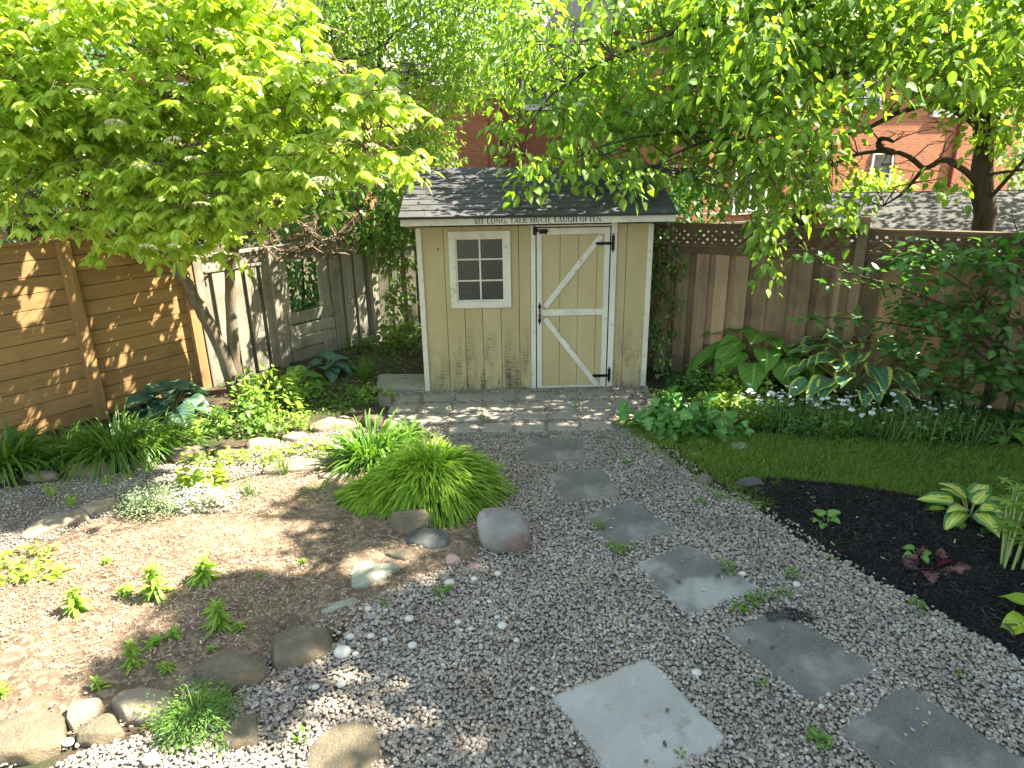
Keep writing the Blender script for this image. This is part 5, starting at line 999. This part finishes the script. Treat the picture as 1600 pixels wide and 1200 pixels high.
hosta('gold centred hosta with green edges at the back of the mulch bed', 1512, 818, 24, .25, 'l_gold', .32, .17, .62)
hosta('low round leaved green plant at the right end of the white flowers', 1572, 684, 18, .17, 'l_hosta', .34, .14, .9, name='round_leaved_plant')
hosta('little glossy green plant alone in the black mulch', 1290, 822, 11, .10, 'l_hosta', .14, .07, .85, name='violet_plant')
hosta('large light green leaf plant cut by the right frame edge', 1618, 985, 8, .17, 'l_lime', .15, .12, .9, name='broad_leaved_plant')
hosta('two bright green leaves rising from the purple leaved plant', 1432, 880, 5, .085, 'l_hosta', .1, .10, .7, name='violet_plant')
bush('heuchera', 'low purple red leaved plant in the black mulch', 'perennial', 1448, 893, .15, .11, .07, 60, .10, 'l_purple', LOBE, .9, C=5)
# left side leafy plants
g = 'leafy plants around the two leaning trunks'
bush('leafy_perennial', 'pale green fresh leaved plant right of the leaning trunks', 'perennial', 428, 640, .38, .3, .42, 420, .085, 'l_seed', OV, .5, grp=g)
bush('leafy_perennial', 'darker geranium like mound just right of the trunk foot', 'perennial', 375, 668, .36, .28, .24, 360, .06, 'l_vine', LOBE, .9, grp=g)
bush('leafy_perennial', 'sunlit leafy mound against the pale edging stones', 'perennial', 440, 672, .30, .2, .2, 320, .05, 'l_seed', OV, .5, grp=g)
bush('leafy_perennial', 'low leafy plant between the blue hosta and the edging stones', 'perennial', 335, 672, .2, .15, .18, 150, .06, 'l_seed', OV, .6, grp=g)
bush('leafy_perennial', 'leafy green clump behind the right trunk', 'perennial', 410, 612, .3, .2, .25, 200, .07, 'l_vine', OV, .6, grp=g)
bush('leafy_perennial', 'dim leafy weeds in the middle of the border by the patio', 'perennial', 530, 625, .45, .25, .16, 260, .05, 'l_vine', LOBE, .9, grp=g)
bush('leafy_perennial', 'leafy weeds at the foot of the back fence corner', 'perennial', 600, 545, .6, .3, .2, 300, .06, 'l_vine', LOBE, .9, grp=g)
bush('leafy_perennial', 'small leafy tuft beside the slab and the patio corner', 'perennial', 590, 625, .2, .15, .15, 120, .05, 'l_seed', OV, .6, grp=g)
bush('leafy_perennial', 'weeds climbing between the back fence and the left shed wall', 'perennial', 640, 530, .4, .25, .3, 260, .06, 'l_vine', LOBE, .9, grp=g)
bush('leafy_perennial', 'low weedy patch behind the long rounded edging stone', 'perennial', 498, 640, .4, .15, .08, 200, .035, 'l_vine', OV, .6, grp=g)
seedling('tall narrow spire of pale leaves left of the leafy mound', 312, 700, .42, .05, 10, 6, name='leafy_spire', grp=None, asp=.4)
for k, (u, v, rx, lab) in enumerate([(330, 722, .22, 'yellow green foliage spilling over the edging stone'), (320, 760, .18, 'broad yellow green leaves behind the white alyssum'), (400, 720, .25, 'low yellow green ground cover in the pale gravel strip'), (480, 705, .25, 'sunlit yellow ground cover near the rounded edging stone'), (30, 880, .26, 'yellow green weeds below the long sandstone slab'), (70, 905, .14, 'golden yellow leaved sprout in the left of the soil bed'), (10, 905, .2, 'pale yellow green plant at the left frame edge')]):
    bush('yellow_foliage', lab, 'perennial', u, v, rx, rx*.5, .09 if k != 1 else .16, 110, .045 if k != 1 else .08, 'l_yellow', OV, .6, grp='yellow green low plants at left')
bush('thyme_bush', 'grey green thyme bush left of the white flowers', 'herb', 240, 802, .24, .17, .25, 1900, .018, 'l_thyme', LAN, .5, 30, low=.05)
bush('thyme_bush', 'wispy grey green thyme right of the white flowers', 'herb', 390, 778, .12, .1, .17, 500, .016, 'l_thyme', LAN, .5, 20, low=.05)
bush('alyssum', 'mound of tiny white flowers in the middle of the soil bed', 'flowers', 320, 797, .23, .11, .18, 1100, .014, 'l_thyme', LAN, .5, 20, flower='petal', nf=420, fL=.011, low=.02)
for k, (u, v, h, L, w, lab) in enumerate([(247, 938, .22, .085, 6, 'tallest leafy seedling in the upper middle of the soil bed'), (322, 912, .15, .095, 5, 'broad leafy seedling right of the tallest one'), (122, 962, .16, .075, 5, 'leafy seedling alone at the left of the soil bed'), (345, 985, .19, .085, 5, 'leafy seedling half in the band of shade'),
        (235, 1012, .06, .055, 3, 'small seedling left of its twin in the lower bed'), (275, 1000, .06, .06, 3, 'small star shaped seedling right of its twin'), (212, 1048, .12, .06, 4, 'dim seedling behind the grey edging stones'), (22, 1092, .06, .07, 3, 'seedling near the left frame edge above the corner stone'), (160, 1082, .07, .045, 3, 'small seedling behind the six sided stone'),
        (374, 990, .05, .045, 3, 'tiny seedling right of the half shaded one'), (335, 1012, .04, .04, 2, 'tiny pale sprout below the half shaded seedling'), (408, 905, .04, .04, 3, 'tiny seedling towards the right of the bed'), (270, 1050, .05, .05, 2, 'low sprout behind the feathery plant'), (165, 880, .05, .05, 3, 'little sprout near the top of the soil bed'), (205, 930, .09, .06, 4, 'shaded companion seedling left of the tallest one'), (462, 885, .05, .04, 2, 'single yellowish sprout in the dark bark bits')]):
    seedling(lab, u, v, h, L, w+2, 12)
bush('feathery_plant', 'feathery bright green plant growing between the front edging stones', 'perennial', 310, 1135, .19, .17, .17, 2600, .022, 'l_moss', LAN, .22, 40, low=.02, out=.9)
bush('succulent', 'tiny green rosette plant under the rusty brown rock', 'succulent', 612, 855, .05, .04, .04, 60, .018, 'l_moss', OVL, .6)
# right border
bush('lady_mantle', 'round mound of scalloped grey green leaves by the patio corner', 'perennial', 1062, 668, .42, .33, .26, 360, .105, 'l_mantle', LOBE, 1.15, 10, C=5, out=.35, droop=.15)
bush('lady_mantle', 'small scalloped leaf plant in front of the white flowers', 'perennial', 1142, 682, .16, .12, .11, 50, .07, 'l_mantle', LOBE, 1.15, 6, C=5, out=.35)
bush('lime_perennial', 'lime green leafy mound behind the scalloped leaf mound', 'perennial', 1152, 618, .32, .22, .24, 260, .075, 'l_yellow', OV, .6, grp='lime green mounds')
bush('lime_perennial', 'lower lime green mound between the two scalloped plants', 'perennial', 1128, 634, .25, .16, .15, 160, .075, 'l_yellow', OV, .6, grp='lime green mounds')
bush('lime_perennial', 'yellowish weeds beside the shed corner and the patio', 'perennial', 1035, 618, .14, .1, .08, 60, .04, 'l_yellow', OV, .6)
bush('boxwood_shrub', 'small dense green shrub between the pale edged hosta and the lime mounds', 'shrub', 1100, 612, .26, .22, .30, 500, .04, 'l_hosta', OVL, .55)
bush('green_shrub', 'dark leafy shrub near the right wall of the shed', 'shrub', 1062, 560, .4, .3, .62, 700, .055, 'l_dark', OV, .5)
def fern(lab, u, v, n, L):
    p = G(u, v); t = plant('fern', lab, 'fern', p, None); mb = MB(); ms = MB()
    for k in range(n):
        a = k*2.4+rng.normal()*.2; d = Vector((cos(a), sin(a), 0)); pts = [d*(L*s*.75)+Vector((0, 0, L*(.95*s-.55*s*s))) for s in np.linspace(0, 1, 9)]; ms.tube(pts, np.linspace(.004, .001, 9), 4, cap=False)
        sx_ = Vector((-d.y, d.x, 0)); P = []; D = []; Ls = []
        for s in np.linspace(.15, 1, 26):
            q = d*(L*s*.75)+Vector((0, 0, L*(.95*s-.55*s*s)))
            for sg in (-1, 1): P.append(q); D.append(sx_*sg+d*.35); Ls.append(L*.26*sin(pi*(.12+.86*s))**.8)
        mb.leaves(np.array([tuple(x) for x in P]), np.array([tuple(x) for x in D]), np.tile(UP, (len(P), 1)), np.array(Ls), np.array(Ls)*.22, *LAN, fold=.1, droop=.2)
    mk('fronds', mb, M['l_fern'], t, smooth=True); mk('stems', ms, M['stem'], t)
fern('green fern arching against the fence right of the shed', 1095, 548, 14, .55); fern('smaller fern in shade behind the pale edged hosta', 1055, 552, 10, .4)
# white anemones
def anemone(lab, u, v, rx, ry, n, nf, h=.30):
    p = G(u, v); t = plant('anemone_clump', lab, 'flowers', p, 'white anemones in front of the hostas'); mb = MB(); r = np.sqrt(rng.random(n)); a = rng.random(n)*6.3
    P = np.column_stack([r*np.cos(a)*rx, r*np.sin(a)*ry, h*(.1+.55*rng.random(n))]); D = rv(n); D[:, 2] = np.abs(D[:, 2])*.6; mb.leaves(P, D, UP+rv(n)*.5, .06*(.6+.6*rng.random(n)), .035, *LOBE, C=3, droop=.3); mk('leaves', mb, M['l_dark' if n % 2 else 'l_grass'], t, smooth=True)
    ms = MB(); mf = MB(); nb = int(n*.3); r = np.sqrt(rng.random(nb)); a = rng.random(nb)*6.3; P = np.column_stack([r*np.cos(a)*rx, r*np.sin(a)*ry, np.zeros(nb)]); ms.leaves(P, np.column_stack([rng.normal(size=nb)*.15, rng.normal(size=nb)*.15, np.ones(nb)]), rv(nb), h*(.7+.5*rng.random(nb)), .005, *BL, droop=.05)
    r = np.sqrt(rng.random(nf)); a = rng.random(nf)*6.3; Q = np.column_stack([r*np.cos(a)*rx, r*np.sin(a)*ry, h*(.72+.6*rng.random(nf))])
    for q in Q: ms.tube([(q[0]*.9, q[1]*.9, 0), (q[0]*.95, q[1]*.95, q[2]*.5), tuple(q)], [.002, .0018, .0015], 3, cap=False)
    k = 5; PP = np.repeat(Q, k, 0); b = np.tile(np.arange(k)*2*pi/k, nf)+np.repeat(rng.random(nf)*6, k); s = np.repeat(.010+.022*rng.random(nf)**1.5, k); tilt = np.repeat(rv(nf)*.5, k, 0); D = np.column_stack([np.cos(b), np.sin(b), np.full(nf*k, .25)]); NN = UP+tilt; D -= NN*(np.sum(D*NN, 1)/np.sum(NN*NN, 1))[:, None]*.7
    mk('stems', ms, M['stem'], t)
    for i in range(nf): mf = MB(); j = slice(i*k, i*k+k); mf.leaves(PP[j], D[j], NN[j], s[j], s[j]*.9, *RND, fold=.1); mk('flower', mf, M['petal'], t, smooth=True)
for k, (u, v, rx, nf, lab) in enumerate([(1192, 662, .30, 34, 'left end clump of the white anemones above the small stone tile'), (1245, 672, .32, 34, 'white anemone clump below the chartreuse hosta'), (1305, 676, .32, 30, 'white anemone clump under the left half of the margined hosta'), (1370, 680, .34, 26, 'white anemone clump under the middle of the margined hosta'), (1430, 684, .32, 22, 'white anemone clump at the right side of the margined hosta'), (1500, 688, .32, 12, 'sparse right end clump of the white anemones')]):
    anemone(lab, u, v, rx, .26, 420+k, nf)
# right shade shrub with tiered branches
b = G(1620, 640); ts = thing('dogwood_shrub', 'dark shrub with horizontal tiers of broad leaves at the right edge', 'shrub', (b.x, b.y, 0)); mb = MB(); nodes = []; 
for u, v, y in ((1250, 400, 6.3), (1270, 495, 6.0), (1340, 430, 6.4), (1430, 400, 6.4), (1440, 520, 5.9), (1500, 560, 5.6), (1540, 480, 5.6), (1560, 400, 6), (1580, 330, 6.2), (1480, 620, 5.9), (1330, 500, 6.1)):
    e = PY(u, v, y); m = b.lerp(e, .5)+Vector((0, 0, .35)); nodes += limb(mb, [b, b.lerp(m, .5)+Vector((0, 0, .1)), m, e], .018, .004, 5, wob=.01)
mk('branches', mb, M['twigd'], ts, smooth=True, world=True)
Cs = []
for poly, n in (([(1420, 385), (1620, 360), (1620, 440), (1400, 440)], 27), ([(1400, 460), (1620, 430), (1620, 540), (1420, 545)], 25), ([(1420, 560), (1620, 520), (1620, 640), (1440, 600)], 25)): Cs.append(pixcloud(poly, n, 5.6, 6.7))
Cs = np.concatenate(Cs); tiers = np.array([tuple(PY(u, v, y)) for u, v, y in [(1262, 398, 6.3), (1285, 402, 6.3), (1330, 418, 6.3), (1350, 440, 6.3), (1380, 445, 6.3), (1300, 440, 6.3), (1260, 498, 6), (1290, 502, 6), (1320, 490, 6.1), (1350, 500, 6.1), (1385, 508, 6.1), (1410, 500, 6.1), (1400, 465, 6.2), (1425, 535, 6), (1390, 540, 6), (1560, 510, 5.4), (1570, 545, 5.3), (1540, 590, 5.4), (1460, 590, 5.8), (1500, 610, 5.7)]])
mb = MB(); crown(mb, Cs, .26, 22, .105, OV, .62, dome=.12, hang=.15, spread=.10, droop=.15, upn=1.6); crown(mb, tiers, .13, 13, .085, OV, .6, dome=.1, hang=.1, spread=.1, droop=.15, upn=1.8); mk('leaves', mb, M['l_dark'], ts, smooth=True, world=True)
# tall herb at the right of the mulch bed
p = G(1582, 892); th = plant('tall_lupine', 'tall bright green stems with fingered leaves and a flower spike at the right edge', 'perennial', p); mb = MB(); ms = MB(); mf = MB()
for k in range(15):
    a = rng.random()*6.3; r = .03+.13*rng.random(); x0, y0 = r*cos(a), r*sin(a)*.7; h = .40+.22*rng.random(); ex, ey = x0*1.6+rng.normal()*.03, y0*1.6; ms.tube([(x0, y0, 0), ((x0+ex)/2, (y0+ey)/2, h*.5), (ex, ey, h)], [.009, .008, .005], 6)
    for s in np.linspace(.45, 1, 6):
        cpt = np.array([x0+(ex-x0)*s, y0+(ey-y0)*s, h*s]); aa = rng.random()*6.3; pe = cpt+np.array([cos(aa)*.06, sin(aa)*.06, .04]); ms.tube([cpt, pe], [.003, .002], 4, cap=False); nn = 6; b_ = np.arange(nn)*2*pi/nn+rng.random(); mb.leaves(np.tile(pe, (nn, 1)), np.column_stack([np.cos(b_), np.sin(b_), np.full(nn, .15)]), np.tile(UP, (nn, 1))+rv(nn)*.15, .065, .022, *LAN, droop=.2)
for x, h in ((-.13, .62), (.02, .66)):
    ms.tube([(x*.5, 0, 0), (x, -.02, h)], [.007, .003], 6)
    mf = MB()
    for z in np.linspace(h*.78, h, 12): n = 5; b_ = rng.random(n)*6.3; mf.leaves(np.tile((x*.98, -.02, z), (n, 1)), np.column_stack([np.cos(b_), np.sin(b_), np.full(n, .8)]), np.tile(UP, (n, 1)), .022, .010, *OVL)
    mk('flower_spike', mf, M['l_seed'], th)
mk('leaves', mb, M['l_seed'], th, smooth=True); mk('stems', ms, M['stemlt'], th, smooth=True)
# vines and tangles
def vine(name, lab, poly, Y0, Y1, n, L, mat, nt, tw='twig', nl=10, cat='vine', rad=.13, slope=0.):
    C = pixcloud(poly, n, Y0, Y1); c = C.mean(0); t = thing(name, lab, cat, (c[0], c[1], 0)); mb = MB()
    for _ in range(nt):
        q = [C[rng.integers(n)]]
        for _k in range(4): d = np.linalg.norm(C-q[-1], axis=1); j = rng.choice(np.argsort(d)[1:8]); q.append(C[j])
        limb(mb, q, .006+.006*rng.random(), .002, 4, .0, .02)
    mk('stems', mb, M[tw], t, world=True)
    if nl: mb = MB(); crown(mb, C, rad, nl, L, OV, .65, hang=.8, spread=.5, upn=.5, out=.5); mk('leaves', mb, M[mat], t, smooth=True, world=True)
vine('climbing_vine', 'sunlit leafy vine over the back fence left of the shed eave', [(560, 350), (655, 350), (655, 420), (640, 560), (600, 560), (600, 430), (560, 400)], 8.6, 9.3, 70, .065, 'l_vine', 24, nl=12)
vine('climbing_vine', 'dark green creeper growing up the right side of the shed', [(1020, 345), (1062, 350), (1070, 430), (1050, 560), (1010, 590), (1015, 480)], 7.3, 7.9, 70, .045, 'l_vine', 20, nl=16, rad=.11)
vine('dead_vine', 'tangle of bare brown twigs on the lattice of the grey fence', [(375, 330), (560, 330), (560, 400), (480, 425), (375, 405)], 8.0, 8.6, 60, .06, 'l_vine', 80, nl=0)
vine('hedge', 'brown twiggy hedge above the plank fence at the left edge', [(-80, 300), (330, 300), (330, 380), (100, 372), (-80, 384)], 6.6, 7.4, 90, .06, 'l_dark', 150, nl=5, tw='twigd', cat='hedge')
bgtree('garden_bush', 'dark bush added to darken the patched gap in the grey fence', 470, 10.6, [(380, 330), (620, 330), (620, 540), (380, 560)], 60, 10.2, 11.2, .35, 50, .10, 'l_dark', asp=.6, r=.04, trunk=[PY(470, 560, 10.6), PY(475, 480, 10.6), PY(470, 380, 10.6)])  # bush added so the opening in the fence reads dark
vine('leafy_hedge', 'shady green creeper hanging between the yellow green tree and the shed', [(440, 250), (640, 255), (650, 350), (600, 380), (540, 345), (450, 330)], 8.4, 9.4, 110, .08, 'l_vine', 40, nl=20, cat='hedge', rad=.2)
# lawn blades
def blades(name, poly, dens, L0, L1, w, mat, lab, z=.01, thin=None):
    P = fill(poly, dens); P = P[(np.abs(P[:, 0]) < P[:, 1]*.88+.5)]
    k = np.array([mnoise.noise(Vector((x*2.2, y*2.2, 1)))+.5*mnoise.noise(Vector((x*7, y*7, 1))) for x, y in P]); 
    if thin is not None: P = P[(k+1.2*rng.random(len(P))) > thin]
    n = len(P); mb = MB(); D = np.column_stack([rng.normal(size=n)*.45, rng.normal(size=n)*.45, np.ones(n)]); mb.leaves(np.column_stack([P, np.full(n, z)]), D, rv(n), L0+(L1-L0)*rng.random(n), w, [0, .5, 1], [1, .8, 0], 2, 0, .35); tag(mk(name, mb, M[mat]), lab, 'grass', kind='stuff')
blades('lawn_grass', LAWN, 15000, .02, .10, .004, 'l_lawn', 'short green grass in front of the right hand border', thin=.05)
blades('worn_grass', GP([(960, 655), (1040, 650), (1140, 690), (1220, 750), (1215, 800), (1170, 800), (1110, 775), (1050, 730), (985, 695)]), 8000, .02, .07, .004, 'l_lawn', 'worn thin grass fringe along the edge of the gravel path', thin=.35)
blades('border_groundcover', GP([(400, 600), (600, 545), (655, 520), (600, 620), (560, 645), (400, 690), (280, 705)]), 1400, .02, .06, .008, 'l_grass', 'sparse low weeds covering the soil of the left border', thin=.5)
blades('shade_groundcover', GP([(1040, 560), (1250, 570), (1640, 560), (1700, 700), (1500, 690), (1180, 672), (1110, 640), (1040, 620)]), 3500, .03, .09, .009, 'l_dark', 'low dark ground cover below the hostas of the right border', thin=.1)
# weeds in the gravel
W0 = [(1205, 940), (1172, 952), (1135, 892), (1300, 880), (1345, 850), (985, 862), (955, 858), (964, 866), (1178, 945), (1165, 960), (1152, 958), (1188, 938), (1140, 903), (1226, 935), (1272, 1158), (1283, 1168), (1190, 1075), (600, 950), (470, 1160), (1095, 790), (1240, 905), (935, 828), (900, 640), (760, 660), (700, 640), (930, 622), (870, 618), (820, 610), (1430, 950), (980, 730), (1500, 1060), (690, 935), (350, 1180), (1120, 780), (1436, 965), (1062, 1185)]
WLB = {(1135, 892): 'weed at the right edge of the pale stained slab', (1300, 880): 'weed in the gravel below the alone standing plant in the mulch', (1345, 850): 'weed at the rim of the black mulch bed', (1272, 1158): 'weed between the pale slab and the nearest dark slab', (1283, 1168): 'weed close to the left corner of the nearest dark slab', (1190, 1075): 'weed left of the mulch covered slab', (600, 950): 'weed where the dark soil meets the gravel below the flagstone',
       (470, 1160): 'weed beside the flat brown slab in the sun', (1095, 790): 'weed below the round tan stone', (1240, 905): 'weed beside the white pebble above the mulch covered slab', (935, 828): 'weed at the left corner of the third stepping stone', (1430, 950): 'weed on the gravel edge under the purple leaved plant', (980, 730): 'weed right of the second stepping stone', (1500, 1060): 'weed in the gravel at the lower right near the mulch', (690, 935): 'weed left of the pointed white stone',
       (350, 1180): 'weed at the bottom below the three cornered stone', (1120, 780): 'weed on the gravel at the tip of the mulch bed', (1436, 965): 'weed half way along the lower edge of the mulch bed', (1062, 1185): 'weed at the near right edge of the pale slab'}
wp = None
for k, (u, v) in enumerate(W0):
    p = G(u, v); lab = WLB.get((u, v)) or ('small green weed in the clump above the mulch covered slab' if 900 < v < 965 and 1130 < u < 1230 else 'small green weed at the near edge of the third stepping stone' if 850 < v < 870 and u < 1000 else 'small weed in the joints of the patio')
    if wp is None:
        wp = plant('weed', lab, 'weed', p, 'weeds in the gravel and the joints'); n = 22; a = rng.random(n)*6.3; r = rng.random(n)*.03; mb = MB(); mb.leaves(np.column_stack([r*np.cos(a), r*np.sin(a), .01+.03*rng.random(n)]), np.column_stack([np.cos(a), np.sin(a), .2+.5*rng.random(n)]), np.tile(UP, (n, 1))+rv(n)*.3, .028*(.6+.6*rng.random(n)), .014, *OVL); mk('leaves', mb, M['l_lily'], wp, smooth=True)
    else: dup(wp, tuple(p), rng.random()*6, .7+.9*rng.random(), lab)
mb = MB()
for _ in range(260):
    x, y = fill(GRAV, 30)[0] if 0 else (0, 0)
Pf = fill(GRAV, 26); n = len(Pf); mb.leaves(np.column_stack([Pf, np.full(n, .032)]), np.column_stack([rv(n)[:, :2], np.full(n, .1)]), np.tile(UP, (n, 1))+rv(n)*.3, .03*(.4+.7*rng.random(n)), .014, *OVL, fold=.3)
tag(mk('fallen_leaves', mb, M['chip']), 'dry brown leaf scraps scattered on the gravel', 'leaf litter', kind='stuff')
bush('yellow_foliage', 'pale yellow blossom or leaf cluster at the lower left photo corner', 'perennial', 8, 1190, .06, .05, .10, 14, .06, 'cream', OV, .8, grp=None)
